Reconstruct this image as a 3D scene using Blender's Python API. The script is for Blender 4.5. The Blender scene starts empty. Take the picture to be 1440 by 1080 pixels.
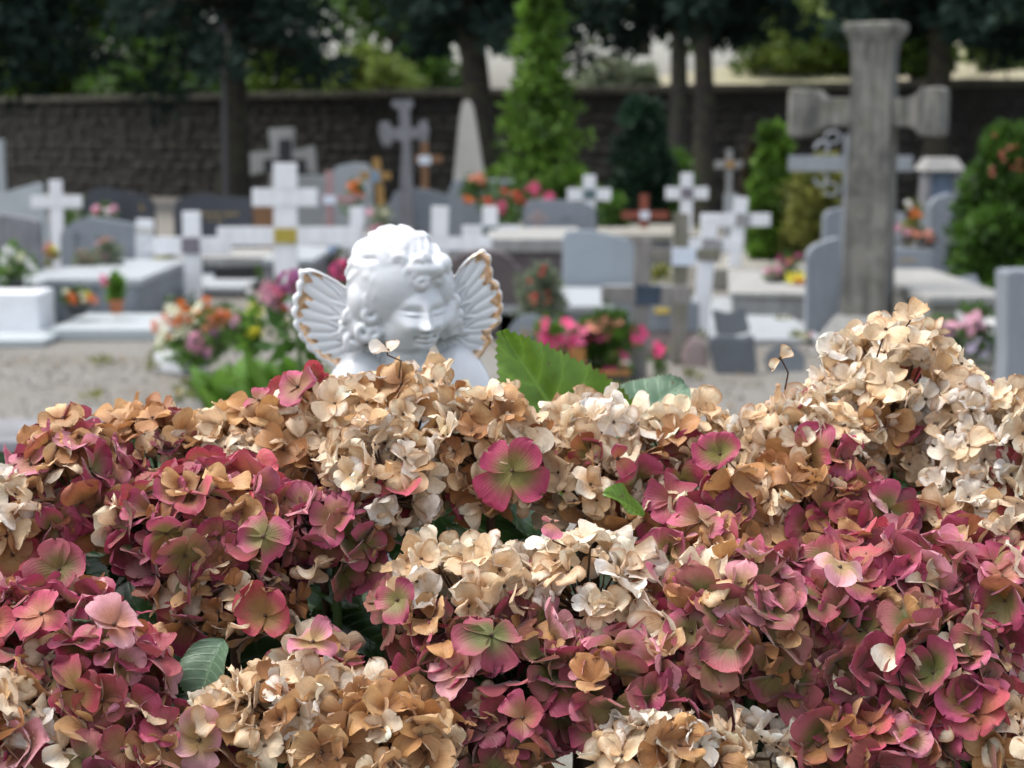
import bpy, bmesh, math, random
import numpy as np
from mathutils import Vector, Matrix, Euler
from mathutils.bvhtree import BVHTree

R = math.radians
random.seed(7)
rng = np.random.default_rng(11)
scene = bpy.context.scene
COL = scene.collection

# ------------------------------------------------------------------ camera, light, exposure
F = 2400.0            # focal length in photo pixels (photo 1440 x 1080)
PITCH = R(8.4)
CAMZ = 1.3
cam_d = bpy.data.cameras.new('camera')
cam = bpy.data.objects.new('camera', cam_d)
COL.objects.link(cam)
cam.location = (0, 0, CAMZ)
cam.rotation_euler = (R(90) - PITCH, 0, 0)
cam_d.sensor_width = 36
cam_d.lens = F / 1440 * 36
cam_d.clip_start = 0.05
cam_d.clip_end = 500
cam_d.dof.use_dof = True
cam_d.dof.focus_distance = 0.94
cam_d.dof.aperture_fstop = 10.5
cam_d.dof.aperture_blades = 6
scene.camera = cam

SUN_EL, SUN_AZ = R(68), R(-80)    # azimuth from +Y towards -X: high, from the left
w = bpy.data.worlds.new('World')
scene.world = w
w.use_nodes = True
nt = w.node_tree
sky = nt.nodes.new('ShaderNodeTexSky')
sky.sky_type = 'NISHITA'
sky.sun_disc = False
sky.sun_elevation = SUN_EL
sky.sun_rotation = SUN_AZ
sky.air_density = 1.0
sky.dust_density = 4.0
sky.ozone_density = 0.6
bg = nt.nodes['Background']
bg.inputs['Strength'].default_value = 0.15
hs = nt.nodes.new('ShaderNodeHueSaturation')     # thin overcast: the blue is mostly washed out
hs.inputs['Saturation'].default_value = 0.5
nt.links.new(sky.outputs[0], hs.inputs['Color'])
nt.links.new(hs.outputs[0], bg.inputs[0])
sl = bpy.data.lights.new('sun', 'SUN')
sl.energy = 0.85
sl.angle = R(45)
sl.color = (1.0, 0.96, 0.9)
so = bpy.data.objects.new('sun', sl)
COL.objects.link(so)
sd = Vector((math.sin(SUN_AZ) * math.cos(SUN_EL), math.cos(SUN_AZ) * math.cos(SUN_EL), math.sin(SUN_EL)))
so.rotation_euler = (-sd).to_track_quat('-Z', 'Y').to_euler()
so.location = (0, 0, 20)
scene.view_settings.view_transform = 'Standard'
scene.view_settings.look = 'None'
scene.view_settings.gamma = 1
scene.view_settings.use_curve_mapping = False
scene.view_settings.exposure = 1.18
scene.cycles.use_denoising = True
scene.cycles.max_bounces = 8
scene.cycles.transmission_bounces = 4
scene.cycles.diffuse_bounces = 4

# ------------------------------------------------------------------ picture pixel -> place in the world
CP, SP = math.cos(PITCH), math.sin(PITCH)
def P(px, py, D):
    """the point at distance D (world Y) that photo pixel (px, py) shows"""
    a, b = (px - 720) / F, (540 - py) / F
    d = Vector((a, CP + b * SP, -SP + b * CP))
    k = D / d.y
    return Vector((d.x * k, D, CAMZ + d.z * k))
def G(px, py, z=0.0):
    a, b = (px - 720) / F, (540 - py) / F
    d = Vector((a, CP + b * SP, -SP + b * CP))
    k = (z - CAMZ) / d.z
    return Vector((d.x * k, d.y * k, z))
def M(D):
    return D / F      # metres per photo pixel at distance D

# ------------------------------------------------------------------ object helpers
def tag(o, label=None, cat=None, group=None, kind=None):
    if label: o['label'] = label
    if cat: o['category'] = cat
    if group: o['group'] = group
    if kind: o['kind'] = kind
    return o
def empty(name, loc, label, cat, group=None, rz=0.0):
    o = bpy.data.objects.new(name, None)
    o.empty_display_size = 0.1
    o.location = loc
    o.rotation_euler = (0, 0, rz)
    COL.objects.link(o)
    return tag(o, label, cat, group)
def link(name, me, mats=None, parent=None, loc=None, rot=None):
    o = bpy.data.objects.new(name, me)
    COL.objects.link(o)
    if parent is not None: o.parent = parent
    if loc is not None: o.location = loc
    if rot is not None: o.rotation_euler = rot
    if mats is not None:
        if not isinstance(mats, (list, tuple)): mats = [mats]
        for m in mats: me.materials.append(m)
    return o
def mesh_np(name, V, Fq, attrs=None, smooth=True):
    """mesh from an (n,3) array and an (m,k) array of faces"""
    me = bpy.data.meshes.new(name)
    V = np.asarray(V, np.float32); Fq = np.asarray(Fq, np.int32)
    k = Fq.shape[1]
    me.vertices.add(len(V)); me.vertices.foreach_set('co', V.ravel())
    me.loops.add(Fq.size); me.loops.foreach_set('vertex_index', Fq.ravel())
    me.polygons.add(len(Fq))
    me.polygons.foreach_set('loop_start', np.arange(0, Fq.size, k, dtype=np.int32))
    me.polygons.foreach_set('loop_total', np.full(len(Fq), k, np.int32))
    me.update(calc_edges=True)
    if smooth: me.polygons.foreach_set('use_smooth', np.ones(len(Fq), bool))
    for n, a in (attrs or {}).items():
        a = np.asarray(a, np.float32)
        if a.ndim == 1:
            at = me.attributes.new(n, 'FLOAT', 'POINT'); at.data.foreach_set('value', a)
        else:
            at = me.attributes.new(n, 'FLOAT_VECTOR', 'POINT'); at.data.foreach_set('vector', a.ravel())
    return me
def finish(bm, name, smooth=False):
    me = bpy.data.meshes.new(name)
    bmesh.ops.recalc_face_normals(bm, faces=bm.faces[:])
    bm.to_mesh(me); bm.free()
    if smooth:
        me.polygons.foreach_set('use_smooth', np.ones(len(me.polygons), bool))
    return me
def bev(bm, r, seg=2):
    if r > 0:
        es = [e for e in bm.edges if len(e.link_faces) == 2 and e.calc_face_angle(0) > 0.5]
        bmesh.ops.bevel(bm, geom=es, offset=r, segments=seg, affect='EDGES', clamp_overlap=True)
def box_me(x0, x1, y0, y1, z0, z1, r=0.004, seg=2, taper=0.0):
    bm = bmesh.new()
    vs = []
    for z, t in ((z0, 0), (z1, taper)):
        for x, y in ((x0, y0), (x1, y0), (x1, y1), (x0, y1)):
            cx, cy = (x0 + x1) / 2, (y0 + y1) / 2
            vs.append(bm.verts.new((cx + (x - cx) * (1 - t), cy + (y - cy) * (1 - t), z)))
    for f in ((0, 1, 2, 3), (4, 5, 6, 7), (0, 1, 5, 4), (1, 2, 6, 5), (2, 3, 7, 6), (3, 0, 4, 7)):
        bm.faces.new([vs[i] for i in f])
    bmesh.ops.recalc_face_normals(bm, faces=bm.faces[:])
    bev(bm, r, seg)
    return finish(bm, 'box')
def prism_me(pts, y0, y1, r=0.006, seg=2):
    """outline of (x, z) points pushed through from y0 to y1"""
    bm = bmesh.new()
    a = [bm.verts.new((x, y0, z)) for x, z in pts]
    f = bm.faces.new(a)
    res = bmesh.ops.extrude_face_region(bm, geom=[f])
    for v in res['geom']:
        if isinstance(v, bmesh.types.BMVert): v.co.y = y1
    bmesh.ops.recalc_face_normals(bm, faces=bm.faces[:])
    bev(bm, r, seg)
    return finish(bm, 'prism')
def lathe_me(prof, n=24):
    V, Q = [], []
    for r_, z in prof:
        for i in range(n):
            a = 2 * math.pi * i / n
            V.append((r_ * math.cos(a), r_ * math.sin(a), z))
    for j in range(len(prof) - 1):
        for i in range(n):
            Q.append((j * n + i, j * n + (i + 1) % n, (j + 1) * n + (i + 1) % n, (j + 1) * n + i))
    return mesh_np('lathe', V, Q)
def tube_np(pts, rad, n=6):
    """tube along points; returns V, F"""
    pts = np.asarray(pts, float); rad = np.broadcast_to(np.asarray(rad, float), (len(pts),))
    t = np.gradient(pts, axis=0); t /= np.linalg.norm(t, axis=1)[:, None] + 1e-12
    up = np.array([0.13, 0.21, 1.0]) if abs(t[0, 2]) < 0.9 else np.array([1.0, 0.1, 0.0])
    a = np.cross(t, up); a /= np.linalg.norm(a, axis=1)[:, None] + 1e-12
    b = np.cross(t, a)
    ang = np.arange(n) * 2 * math.pi / n
    V = (pts[:, None] + rad[:, None, None] * (np.cos(ang)[None, :, None] * a[:, None] + np.sin(ang)[None, :, None] * b[:, None])).reshape(-1, 3)
    Q = []
    for j in range(len(pts) - 1):
        for i in range(n):
            Q.append((j * n + i, j * n + (i + 1) % n, (j + 1) * n + (i + 1) % n, (j + 1) * n + i))
    return V, np.array(Q)
def merge(parts):
    Vs, Fs, o = [], [], 0
    for V, Q in parts:
        Vs.append(np.asarray(V)); Fs.append(np.asarray(Q) + o); o += len(V)
    return np.concatenate(Vs), np.concatenate(Fs)
def tubes_me(parts):
    V, Q = merge(parts)
    return mesh_np('tubes', V, Q)

# ------------------------------------------------------------------ materials
def new_mat(name):
    m = bpy.data.materials.new(name); m.use_nodes = True
    n = m.node_tree; b = n.nodes['Principled BSDF']
    return m, n, b
def ND(n, t, **kw):
    x = n.nodes.new(t)
    for k, v in kw.items():
        if k in x.inputs: x.inputs[k].default_value = v
        else: setattr(x, k, v)
    return x
def ramp(n, src, stops):
    r = n.nodes.new('ShaderNodeValToRGB')
    el = r.color_ramp.elements
    while len(el) < len(stops): el.new(0.5)
    for e, (p, c) in zip(el, stops):
        e.position = p
        e.color = (c, c, c, 1) if isinstance(c, (int, float)) else (*c, 1)
    n.links.new(src, r.inputs[0])
    return r.outputs[0]
def mixc(n, f, a, b, mode='MIX'):
    x = n.nodes.new('ShaderNodeMix'); x.data_type = 'RGBA'; x.blend_type = mode
    for s, v in ((0, f), (6, a), (7, b)):
        if hasattr(v, 'is_output'): n.links.new(v, x.inputs[s])
        elif s == 0: x.inputs[0].default_value = v
        else: x.inputs[s].default_value = (*v, 1)
    return x.outputs[2]
def coord(n, kind='Object'):
    return n.nodes.new('ShaderNodeTexCoord').outputs[kind]
def noise(n, vec, scale, detail=4, rough=0.55):
    x = ND(n, 'ShaderNodeTexNoise', Scale=scale, Detail=detail, Roughness=rough)
    n.links.new(vec, x.inputs['Vector'])
    return x.outputs['Fac']
def bump(n, b, h, dist, strength=0.6):
    x = ND(n, 'ShaderNodeBump', Strength=strength, Distance=dist)
    n.links.new(h, x.inputs['Height']); n.links.new(x.outputs[0], b.inputs['Normal'])

def stone(name, c, speck=0.25, rough=0.55, stain=0.35, dark=None, moss=0.0, scale=1.0):
    m, n, b = new_mat(name)
    v = coord(n)
    c = np.array(c)
    dark = np.array(dark) if dark is not None else c * 0.45
    sp = noise(n, v, 260 * scale, 2, 0.7)
    base = mixc(n, ramp(n, sp, [(0.38, 0.0), (0.62, 1.0)]), tuple(c * (1 - speck)), tuple(np.minimum(c * (1 + speck), 0.9)))
    st = noise(n, v, 5 * scale, 8, 0.62)
    f = ramp(n, st, [(0.45, 0.0), (0.68, stain)])
    base = mixc(n, f, base, tuple(dark))
    st2 = noise(n, v, 19 * scale, 6, 0.7)
    f2 = ramp(n, st2, [(0.58, 0.0), (0.7, stain * 0.8)])
    base = mixc(n, f2, base, tuple(np.minimum(c * 1.35 + 0.03, 0.85)))
    if moss > 0:
        mo = noise(n, v, 8, 8, 0.7)
        base = mixc(n, ramp(n, mo, [(0.5, 0.0), (0.66, moss)]), base, (0.09, 0.095, 0.035))
    n.links.new(base, b.inputs['Base Color'])
    b.inputs['Roughness'].default_value = rough
    bump(n, b, noise(n, v, 70 * scale, 8, 0.7), 0.004, 0.5 if rough > 0.4 else 0.08)
    return m
def streaks(m, dark, light, amt=.6):
    n = m.node_tree; b = n.nodes['Principled BSDF']
    src = b.inputs['Base Color'].links[0].from_socket
    mp = n.nodes.new('ShaderNodeMapping'); n.links.new(coord(n), mp.inputs[0]); mp.inputs['Scale'].default_value = (26, 26, 2.2)
    a = noise(n, mp.outputs[0], 1.0, 7, .65)
    c = mixc(n, ramp(n, a, [(.45, 0.), (.62, amt)]), src, dark)
    mp2 = n.nodes.new('ShaderNodeMapping'); n.links.new(coord(n), mp2.inputs[0]); mp2.inputs['Scale'].default_value = (18, 18, 4); mp2.inputs['Location'].default_value = (3, 7, 1)
    a2 = noise(n, mp2.outputs[0], 1.0, 8, .75)
    c = mixc(n, ramp(n, a2, [(.56, 0.), (.66, amt * .8)]), c, light)
    n.links.new(c, b.inputs['Base Color'])
def plain(name, c, rough=0.5, var=0.12, scale=12, metal=0.0, bmp=0.002):
    m, n, b = new_mat(name)
    v = coord(n)
    c = np.array(c)
    base = mixc(n, ramp(n, noise(n, v, scale, 7, 0.65), [(0.3, 0.0), (0.7, 1.0)]), tuple(c * (1 - var)), tuple(np.minimum(c * (1 + var), 0.95)))
    n.links.new(base, b.inputs['Base Color'])
    b.inputs['Roughness'].default_value = rough
    b.inputs['Metallic'].default_value = metal
    if bmp: bump(n, b, noise(n, v, scale * 6, 5), bmp, 0.4)
    return m
def wood(name, c, moss=0.0, rough=0.75, contrast=0.45):
    m, n, b = new_mat(name)
    v = coord(n)
    mp = n.nodes.new('ShaderNodeMapping'); n.links.new(v, mp.inputs[0])
    mp.inputs['Scale'].default_value = (60, 60, 6)
    c = np.array(c)
    g = noise(n, mp.outputs[0], 1.0, 6, 0.6)
    base = mixc(n, ramp(n, g, [(0.3, 0.0), (0.7, 1.0)]), tuple(c * (1 - contrast)), tuple(np.minimum(c * (1 + contrast * 0.6), 0.9)))
    if moss:
        base = mixc(n, ramp(n, noise(n, v, 7, 6), [(0.42, 0.0), (0.6, moss)]), base, (0.10, 0.11, 0.03))
    n.links.new(base, b.inputs['Base Color'])
    b.inputs['Roughness'].default_value = rough
    bump(n, b, g, 0.002, 0.6)
    return m
def leafmat(name, c1, c2, rough=0.5, trans=0.35, spec=0.4):
    """foliage whose colour runs from c1 to c2 by the 'tint' attribute of each clump"""
    m, n, b = new_mat(name)
    at = ND(n, 'ShaderNodeAttribute', attribute_name='tint')
    base = mixc(n, at.outputs['Fac'], c1, c2)
    hv = n.nodes.new('ShaderNodeObjectInfo')
    n.links.new(base, b.inputs['Base Color'])
    b.inputs['Roughness'].default_value = rough
    b.inputs['Specular IOR Level'].default_value = spec
    tr = n.nodes.new('ShaderNodeBsdfTranslucent')
    n.links.new(base, tr.inputs[0])
    mx = n.nodes.new('ShaderNodeMixShader'); mx.inputs[0].default_value = trans
    n.links.new(b.outputs[0], mx.inputs[1]); n.links.new(tr.outputs[0], mx.inputs[2])
    n.links.new(mx.outputs[0], n.nodes['Material Output'].inputs['Surface'])
    return m

MT = {}
MT['granite'] = stone('granite grey', (0.23, 0.255, 0.285), 0.2, 0.45, 0.22)
MT['granite_light'] = stone('granite light', (0.33, 0.355, 0.37), 0.15, 0.5, 0.2)
MT['granite_pale'] = stone('granite pale blue', (0.38, 0.42, 0.43), 0.1, 0.5, 0.2)
MT['granite_dark'] = stone('granite dark', (0.055, 0.06, 0.072), 0.35, 0.22, 0.15, dark=(0.03, 0.03, 0.035))
MT['weathered'] = stone('weathered stone', (0.22, 0.22, 0.235), 0.2, 0.9, 0.6, dark=(0.07, 0.075, 0.08))
MT['weathered_light'] = stone('weathered light stone', (0.30, 0.30, 0.285), 0.15, 0.9, 0.4, dark=(0.17, 0.17, 0.16))
MT['old_cross'] = stone('old lichened stone', (0.19, 0.185, 0.165), 0.3, 0.95, 0.85, dark=(0.055, 0.057, 0.055), moss=0.4)
MT['obelisk'] = stone('obelisk stone', (0.48, 0.46, 0.41), 0.12, 0.9, 0.3, dark=(0.25, 0.24, 0.2))
MT['concrete'] = stone('concrete', (0.30, 0.305, 0.295), 0.12, 0.9, 0.35, dark=(0.22, 0.22, 0.2))
MT['concrete_moss'] = stone('mossy concrete', (0.26, 0.25, 0.22), 0.15, 0.9, 0.4, dark=(0.16, 0.15, 0.12), moss=0.5)
MT['brown_rock'] = stone('brown mauve rock', (0.105, 0.085, 0.085), 0.25, 0.8, 0.5, dark=(0.05, 0.045, 0.045))
MT['pink_granite'] = stone('pink granite', (0.33, 0.26, 0.25), 0.2, 0.5, 0.3)
MT['slate'] = stone('slate', (0.12, 0.135, 0.15), 0.2, 0.6, 0.5, dark=(0.06, 0.065, 0.07))
MT['white_paint'] = plain('white paint', (0.76, 0.77, 0.79), 0.45, 0.05, 9, 0, 0.0015)
MT['white_stone'] = plain('white stone', (0.72, 0.74, 0.76), 0.6, 0.08, 9)
MT['brass'] = plain('brass plate', (0.42, 0.33, 0.06), 0.4, 0.1, 20, 0.3)
MT['gold'] = plain('gold lettering', (0.5, 0.36, 0.13), 0.35, 0.1, 40, 0.5, 0)
MT['plate_mauve'] = plain('mauve grey plate', (0.17, 0.155, 0.18), 0.4, 0.1, 20)
MT['plate_green'] = plain('dark green plate', (0.10, 0.15, 0.16), 0.35, 0.15, 20)
MT['plate_grey'] = plain('grey plate', (0.27, 0.27, 0.27), 0.5, 0.15, 20)
MT['plate_blue'] = plain('dark blue plate', (0.035, 0.055, 0.085), 0.25, 0.3, 10)
MT['plate_white'] = plain('white enamel plate', (0.62, 0.68, 0.76), 0.3, 0.05, 20)
MT['plate_band'] = plain('pale grey band', (0.5, 0.5, 0.47), 0.5, 0.15, 20)
MT['plate_blue2'] = plain('blue grey enamel', (.16, .24, .32), .4)
MT['granite_pale2'] = stone('granite blue grey', (0.28, 0.32, 0.35), 0.12, 0.5, 0.15)
MT['plate_grey2'] = plain('pale pole', (.075, .072, .078), .6, .1, 10)
MT['shrineglass'] = plain('blue grey glass', (.10, .14, .2), .1, .4, 5)
MT['yellow_label'] = plain('yellow label', (.6, .45, .1), .5)
MT['wood_grey'] = wood('weathered grey wood', (0.24, 0.225, 0.21))
MT['wood_moss'] = wood('mossy grey wood', (0.22, 0.205, 0.18), 0.4)
MT['wood_brown'] = wood('brown wood', (0.22, 0.115, 0.055))
MT['wood_red'] = wood('red brown wood', (0.24, 0.065, 0.04))
MT['wood_pink'] = wood('faded pink wood', (0.38, 0.24, 0.24))
MT['wood_gold'] = wood('varnished wood', (0.33, 0.19, 0.05), 0, 0.5)
MT['wood_planter'] = wood('stained planter wood', (0.34, 0.155, 0.035), 0, 0.6, 0.3)
MT['black'] = plain('black metal', (0.012, 0.014, 0.015), 0.7, 0.2, 12)
MT['iron'] = plain('grey cast iron', (0.27, 0.29, 0.305), 0.5, 0.2, 30)
MT['terracotta'] = plain('terracotta', (0.45, 0.17, 0.08), 0.8, 0.15, 20)
MT['dark_pot'] = plain('dark plastic pot', (0.03, 0.035, 0.035), 0.4, 0.1, 20)
MT['grey_pot'] = plain('grey pot', (0.2, 0.21, 0.22), 0.6, 0.1, 20)
MT['bark'] = wood('bark', (0.028, 0.022, 0.021), 0.25, 0.95, 0.6)
MT['bark_light'] = wood('pale bark', (0.05, 0.045, 0.042), 0.3, 0.95, 0.5)
MT['soil'] = plain('soil', (0.06, 0.045, 0.03), 0.95, 0.3, 30)

LF = {}
LF['teal'] = leafmat('dark teal conifer', (0.010, 0.020, 0.016), (0.026, 0.048, 0.038), 0.8, 0.2, 0.1)
LF['ivy'] = leafmat('dark ivy green', (0.016, 0.034, 0.006), (0.085, 0.14, 0.02), 0.7, 0.3, 0.15)
LF['olive'] = leafmat('olive shrub', (0.05, 0.09, 0.015), (0.24, 0.32, 0.07), 0.6, 0.35)
LF['yellowgreen'] = leafmat('yellow green shrub', (0.09, 0.11, 0.02), (0.30, 0.30, 0.07), 0.6, 0.35)
LF['bright'] = leafmat('bright conifer', (0.03, 0.07, 0.008), (0.14, 0.27, 0.03), 0.6, 0.3)
LF['cypress'] = leafmat('dark cypress', (0.006, 0.02, 0.009), (0.016, 0.055, 0.025), 0.7, 0.2)
LF['mid'] = leafmat('mid green', (0.025, 0.06, 0.01), (0.10, 0.21, 0.03), 0.5, 0.3)
LF['fresh'] = leafmat('fresh green', (0.03, 0.085, 0.008), (0.15, 0.30, 0.04), 0.45, 0.35)
LF['grey_green'] = leafmat('grey green', (0.07, 0.10, 0.06), (0.25, 0.29, 0.19), 0.6, 0.3)
LF['brownish'] = leafmat('brown conifer', (0.03, 0.022, 0.012), (0.07, 0.055, 0.03), 0.7, 0.2)
def petmat(name, c):
    m, n, b = new_mat(name)
    v = coord(n)
    c = np.array(c)
    base = mixc(n, noise(n, v, 40, 3), tuple(c * 0.75), tuple(np.minimum(c * 1.25, 0.95)))
    n.links.new(base, b.inputs['Base Color']); b.inputs['Roughness'].default_value = 0.6
    tr = n.nodes.new('ShaderNodeBsdfTranslucent'); n.links.new(base, tr.inputs[0])
    mx = n.nodes.new('ShaderNodeMixShader'); mx.inputs[0].default_value = 0.25
    n.links.new(b.outputs[0], mx.inputs[1]); n.links.new(tr.outputs[0], mx.inputs[2])
    n.links.new(mx.outputs[0], n.nodes['Material Output'].inputs['Surface'])
    return m
PT = {k: petmat('petal ' + k, c) for k, c in dict(
    pink=(0.75, 0.12, 0.28), hotpink=(0.80, 0.06, 0.22), palepink=(0.75, 0.38, 0.50), mauve=(0.52, 0.22, 0.45),
    magenta=(0.42, 0.07, 0.20), orange=(0.85, 0.22, 0.04), yellow=(0.85, 0.72, 0.05), cream=(0.78, 0.78, 0.55),
    white=(0.80, 0.80, 0.78), red=(0.60, 0.04, 0.04), salmon=(0.75, 0.30, 0.20), lilac=(0.55, 0.48, 0.65),
    purple=(0.22, 0.07, 0.32), blue=(0.3, 0.45, 0.65), rust=(0.28, 0.05, 0.03), dry=(0.35, 0.27, 0.2)).items()}

# ------------------------------------------------------------------ foliage builder
def leaf_cloud(centres, radii, n, size, tint=None, up=0.3, elong=1.7, droop=0.0, fill=0.5):
    """n leaf quads spread in each clump; returns V, F, tint"""
    centres = np.asarray(centres, float)
    k = len(centres)
    radii = np.asarray(radii, float)
    if radii.ndim == 1: radii = np.repeat(radii[:, None], 3, 1)
    ct = rng.uniform(0, 1, k) if tint is None else np.asarray(tint)
    N = k * n
    ci = np.repeat(np.arange(k), n)
    d = rng.normal(size=(N, 3)); d /= np.linalg.norm(d, axis=1)[:, None]
    r = rng.uniform(0, 1, N) ** fill
    pos = centres[ci] + d * r[:, None] * radii[ci]
    ax = d * 0.8 + rng.normal(size=(N, 3)) * 0.6; ax[:, 2] += up - droop
    ax /= np.linalg.norm(ax, axis=1)[:, None]
    sd_ = np.cross(ax, rng.normal(size=(N, 3))); sd_ /= np.linalg.norm(sd_, axis=1)[:, None] + 1e-9
    s = size * rng.uniform(0.6, 1.3, N)[:, None]
    a = pos; c = pos + ax * s * elong
    mid = pos + ax * s * elong * 0.45
    nn = np.cross(ax, sd_)
    b = mid + sd_ * s * 0.42 + nn * s * 0.08; e = mid - sd_ * s * 0.42 + nn * s * 0.08
    V = np.stack([a, b, c, e], 1).reshape(-1, 3)
    Q = np.arange(N * 4).reshape(-1, 4)
    t = np.clip(ct[ci] + rng.normal(0, 0.16, N), 0, 1)
    return V, Q, np.repeat(t, 4)
def foliage_me(sets):
    Vs, Qs, T, o = [], [], [], 0
    for V, Q, t in sets:
        Vs.append(V); Qs.append(Q + o); T.append(t); o += len(V)
    return mesh_np('foliage', np.concatenate(Vs), np.concatenate(Qs), {'tint': np.concatenate(T)}, smooth=False)

# blossom shapes shared by the background flowers
def blossom_mesh(kind):
    parts = []
    rings = {'daisy': [(9, 0.15, 1.0, 0.9)], 'ball': [(7, 0.2, 1.0, 0.5), (7, 0.9, 0.9, 0.75), (5, 1.3, 0.6, 0.9)],
             'lily': [(6, 0.75, 1.4, 0.55)], 'five': [(5, 0.25, 1.0, 1.15)]}[kind]
    for n_, el, L, wd in rings:
        for i in range(n_):
            a = 2 * math.pi * i / n_ + el + random.uniform(-.12, .12)
            e = el + random.uniform(-.12, .12)
            dr = np.array([math.cos(a) * math.cos(e), math.sin(a) * math.cos(e), math.sin(e)])
            sdv = np.array([-math.sin(a), math.cos(a), 0])
            nv = np.cross(dr, sdv)
            ww = wd * 2.2 / n_ * 0.9
            p0 = dr * 0.08
            V = [p0, dr * 0.5 + sdv * ww * .7 - nv * .06, dr * L * .85 + sdv * ww * .7, dr * L - nv * 0.12,
                 dr * L * .85 - sdv * ww * .7, dr * 0.5 - sdv * ww * .7 - nv * .06, dr * .6 - nv * .02]
            parts.append((V, [(0, 1, 6, 5), (1, 2, 3, 6), (6, 3, 4, 5)]))
    V, Q = merge(parts)
    return mesh_np(kind, V, Q)
BM = {k: blossom_mesh(k) for k in ('daisy', 'ball', 'lily', 'five')}
BMC = {}
def blossom(parent, kind, colour, loc, size, name='blossom'):
    key = (kind, colour)
    if key not in BMC:
        me = BM[kind].copy(); me.materials.append(PT[colour]); BMC[key] = me
    o = link(name, BMC[key], None, parent, loc, (random.uniform(0.2, 1.5), random.uniform(-.4, .4), random.uniform(-1.2, 1.2)))
    o.scale = (size,) * 3
    return o
def plant(name, label, cat, px, py_top, py_bot, D, wpx, leaf, blooms, pot=None, leafsize=0.03, dens=26, group=None, depth=0.8, nleaf=None, low=0.0, base_z=None):
    """a potted or bedded plant: leafy clumps plus separate blossoms. blooms: list of (kind, colour, n, size_px) or (kind, colour, [(px,py)..], size)"""
    top = P(px, py_top, D).z
    bot = P(px, py_bot, D).z
    m = M(D)
    W = wpx * m / 2
    x0 = P(px, py_bot, D).x
    potm = pot
    base = bot
    root = empty(name, (x0, D, base), label, cat, group)
    h = top - bot
    lz = 0.0
    if pot:
        kind, mat, pw, ph = pot
        ph *= m; pw *= m / 2
        if kind == 'pot':
            link('pot', lathe_me([(0.001, 0), (pw * .72, 0), (pw * .95, ph * .85), (pw * 1.05, ph * .86), (pw * 1.05, ph), (pw * .92, ph), (pw * .9, ph * .9), (0.001, ph * .88)]), MT[mat], root)
        elif kind == 'bowl':
            link('pot', lathe_me([(0.001, 0), (pw * .5, 0), (pw * .85, ph * .4), (pw, ph), (pw * .9, ph), (pw * .8, ph * .8), (0.001, ph * .8)]), MT[mat], root)
        lz = ph * 0.8
    hh = h - lz
    nc = max(8, dens)
    cs, rs = [], []
    for i in range(nc):
        a = random.uniform(0, 2 * math.pi); rr = math.sqrt(random.random())
        z = lz + hh * random.uniform(0.12 if pot else 0.05, 0.86)
        k = math.sin(math.pi * min(1, max(0.12, (z - lz) / hh * .8 + .2)) ** 0.8)
        cs.append((math.cos(a) * rr * W * k * .85, math.sin(a) * rr * W * depth * k * .8, z)); rs.append(random.uniform(.16, .28) * min(2 * W, h))
    fo = leaf_cloud(cs, rs, nleaf or 26, leafsize)
    parts = [tube_np([(0, 0, lz * .9), (c[0] * .5, c[1] * .5, (c[2] + lz) * .5), c], leafsize * .06, 4) for c in cs[:10]]
    link('stems', tubes_me(parts), LF_STEM, root)
    link('foliage', foliage_me([fo]), LF[leaf], root)
    for b in blooms:
        kind, colour, where, sz = b
        s = sz * m / 2
        if isinstance(where, int):
            for i in range(where):
                a = random.uniform(math.pi, 2 * math.pi); rr = random.uniform(.35, 1)
                z = lz + hh * random.uniform(.3, 1.0)
                k = math.sin(math.pi * min(1, max(.2, (z - lz) / hh * .75 + .2)))
                blossom(root, kind, colour, (math.cos(a) * rr * W * max(k, .4), math.sin(a) * rr * W * depth * max(k, .4) - .02, z), s * random.uniform(.8, 1.15))
        else:
            s *= 1.3
            for (bx, by) in where:
                q = P(bx, by, D - W * depth * .8) - Vector((x0, D, base))
                blossom(root, kind, colour, q, s * random.uniform(.85, 1.15))
    return root
LF_STEM = plain('green stems', (0.07, 0.12, 0.03), 0.6, 0.2, 30)

# ------------------------------------------------------------------ ground, gravel, slope beyond the wall
def gravel_mat():
    m, n, b = new_mat('gravel ground')
    v = coord(n)
    vo = ND(n, 'ShaderNodeTexVoronoi', Scale=75.0); n.links.new(v, vo.inputs['Vector'])
    base = ramp(n, vo.outputs['Color'], [(0.0, (0.125, 0.118, 0.104)), (0.5, (0.185, 0.177, 0.16)), (1.0, (0.25, 0.243, 0.228))])
    big = noise(n, v, 0.9, 6, 0.6)
    base = mixc(n, ramp(n, big, [(0.42, 0.0), (0.66, 0.6)]), base, (0.16, 0.14, 0.105))
    mo = noise(n, v, 2.3, 8, 0.7)
    base = mixc(n, ramp(n, mo, [(0.57, 0.0), (0.72, 0.55)]), base, (0.12, 0.13, 0.06))
    n.links.new(base, b.inputs['Base Color']); b.inputs['Roughness'].default_value = 0.95
    bump(n, b, vo.outputs['Distance'], 0.01, 0.8)
    return m
GRAVEL = gravel_mat()
nx, ny = 90, 120
xs = np.linspace(-60, 60, nx); ys = np.concatenate([np.linspace(-4, 20, 60), np.linspace(21, 140, 60)])
X, Y = np.meshgrid(xs, ys)
def hsh(x, y): return np.sin(x * 1.7 + 0.3) * np.cos(y * 1.3 + 1.1) * 0.012 + np.sin(x * 4.1 + y * 3.3) * 0.004
Z = hsh(X, Y) - 0.012
gi = np.arange(nx * ny).reshape(ny, nx)
Q = np.stack([gi[:-1, :-1], gi[:-1, 1:], gi[1:, 1:], gi[1:, :-1]], -1).reshape(-1, 4)
g = link('ground', mesh_np('ground', np.stack([X, Y, Z], -1).reshape(-1, 3), Q), GRAVEL)
tag(g, kind='structure')
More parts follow.
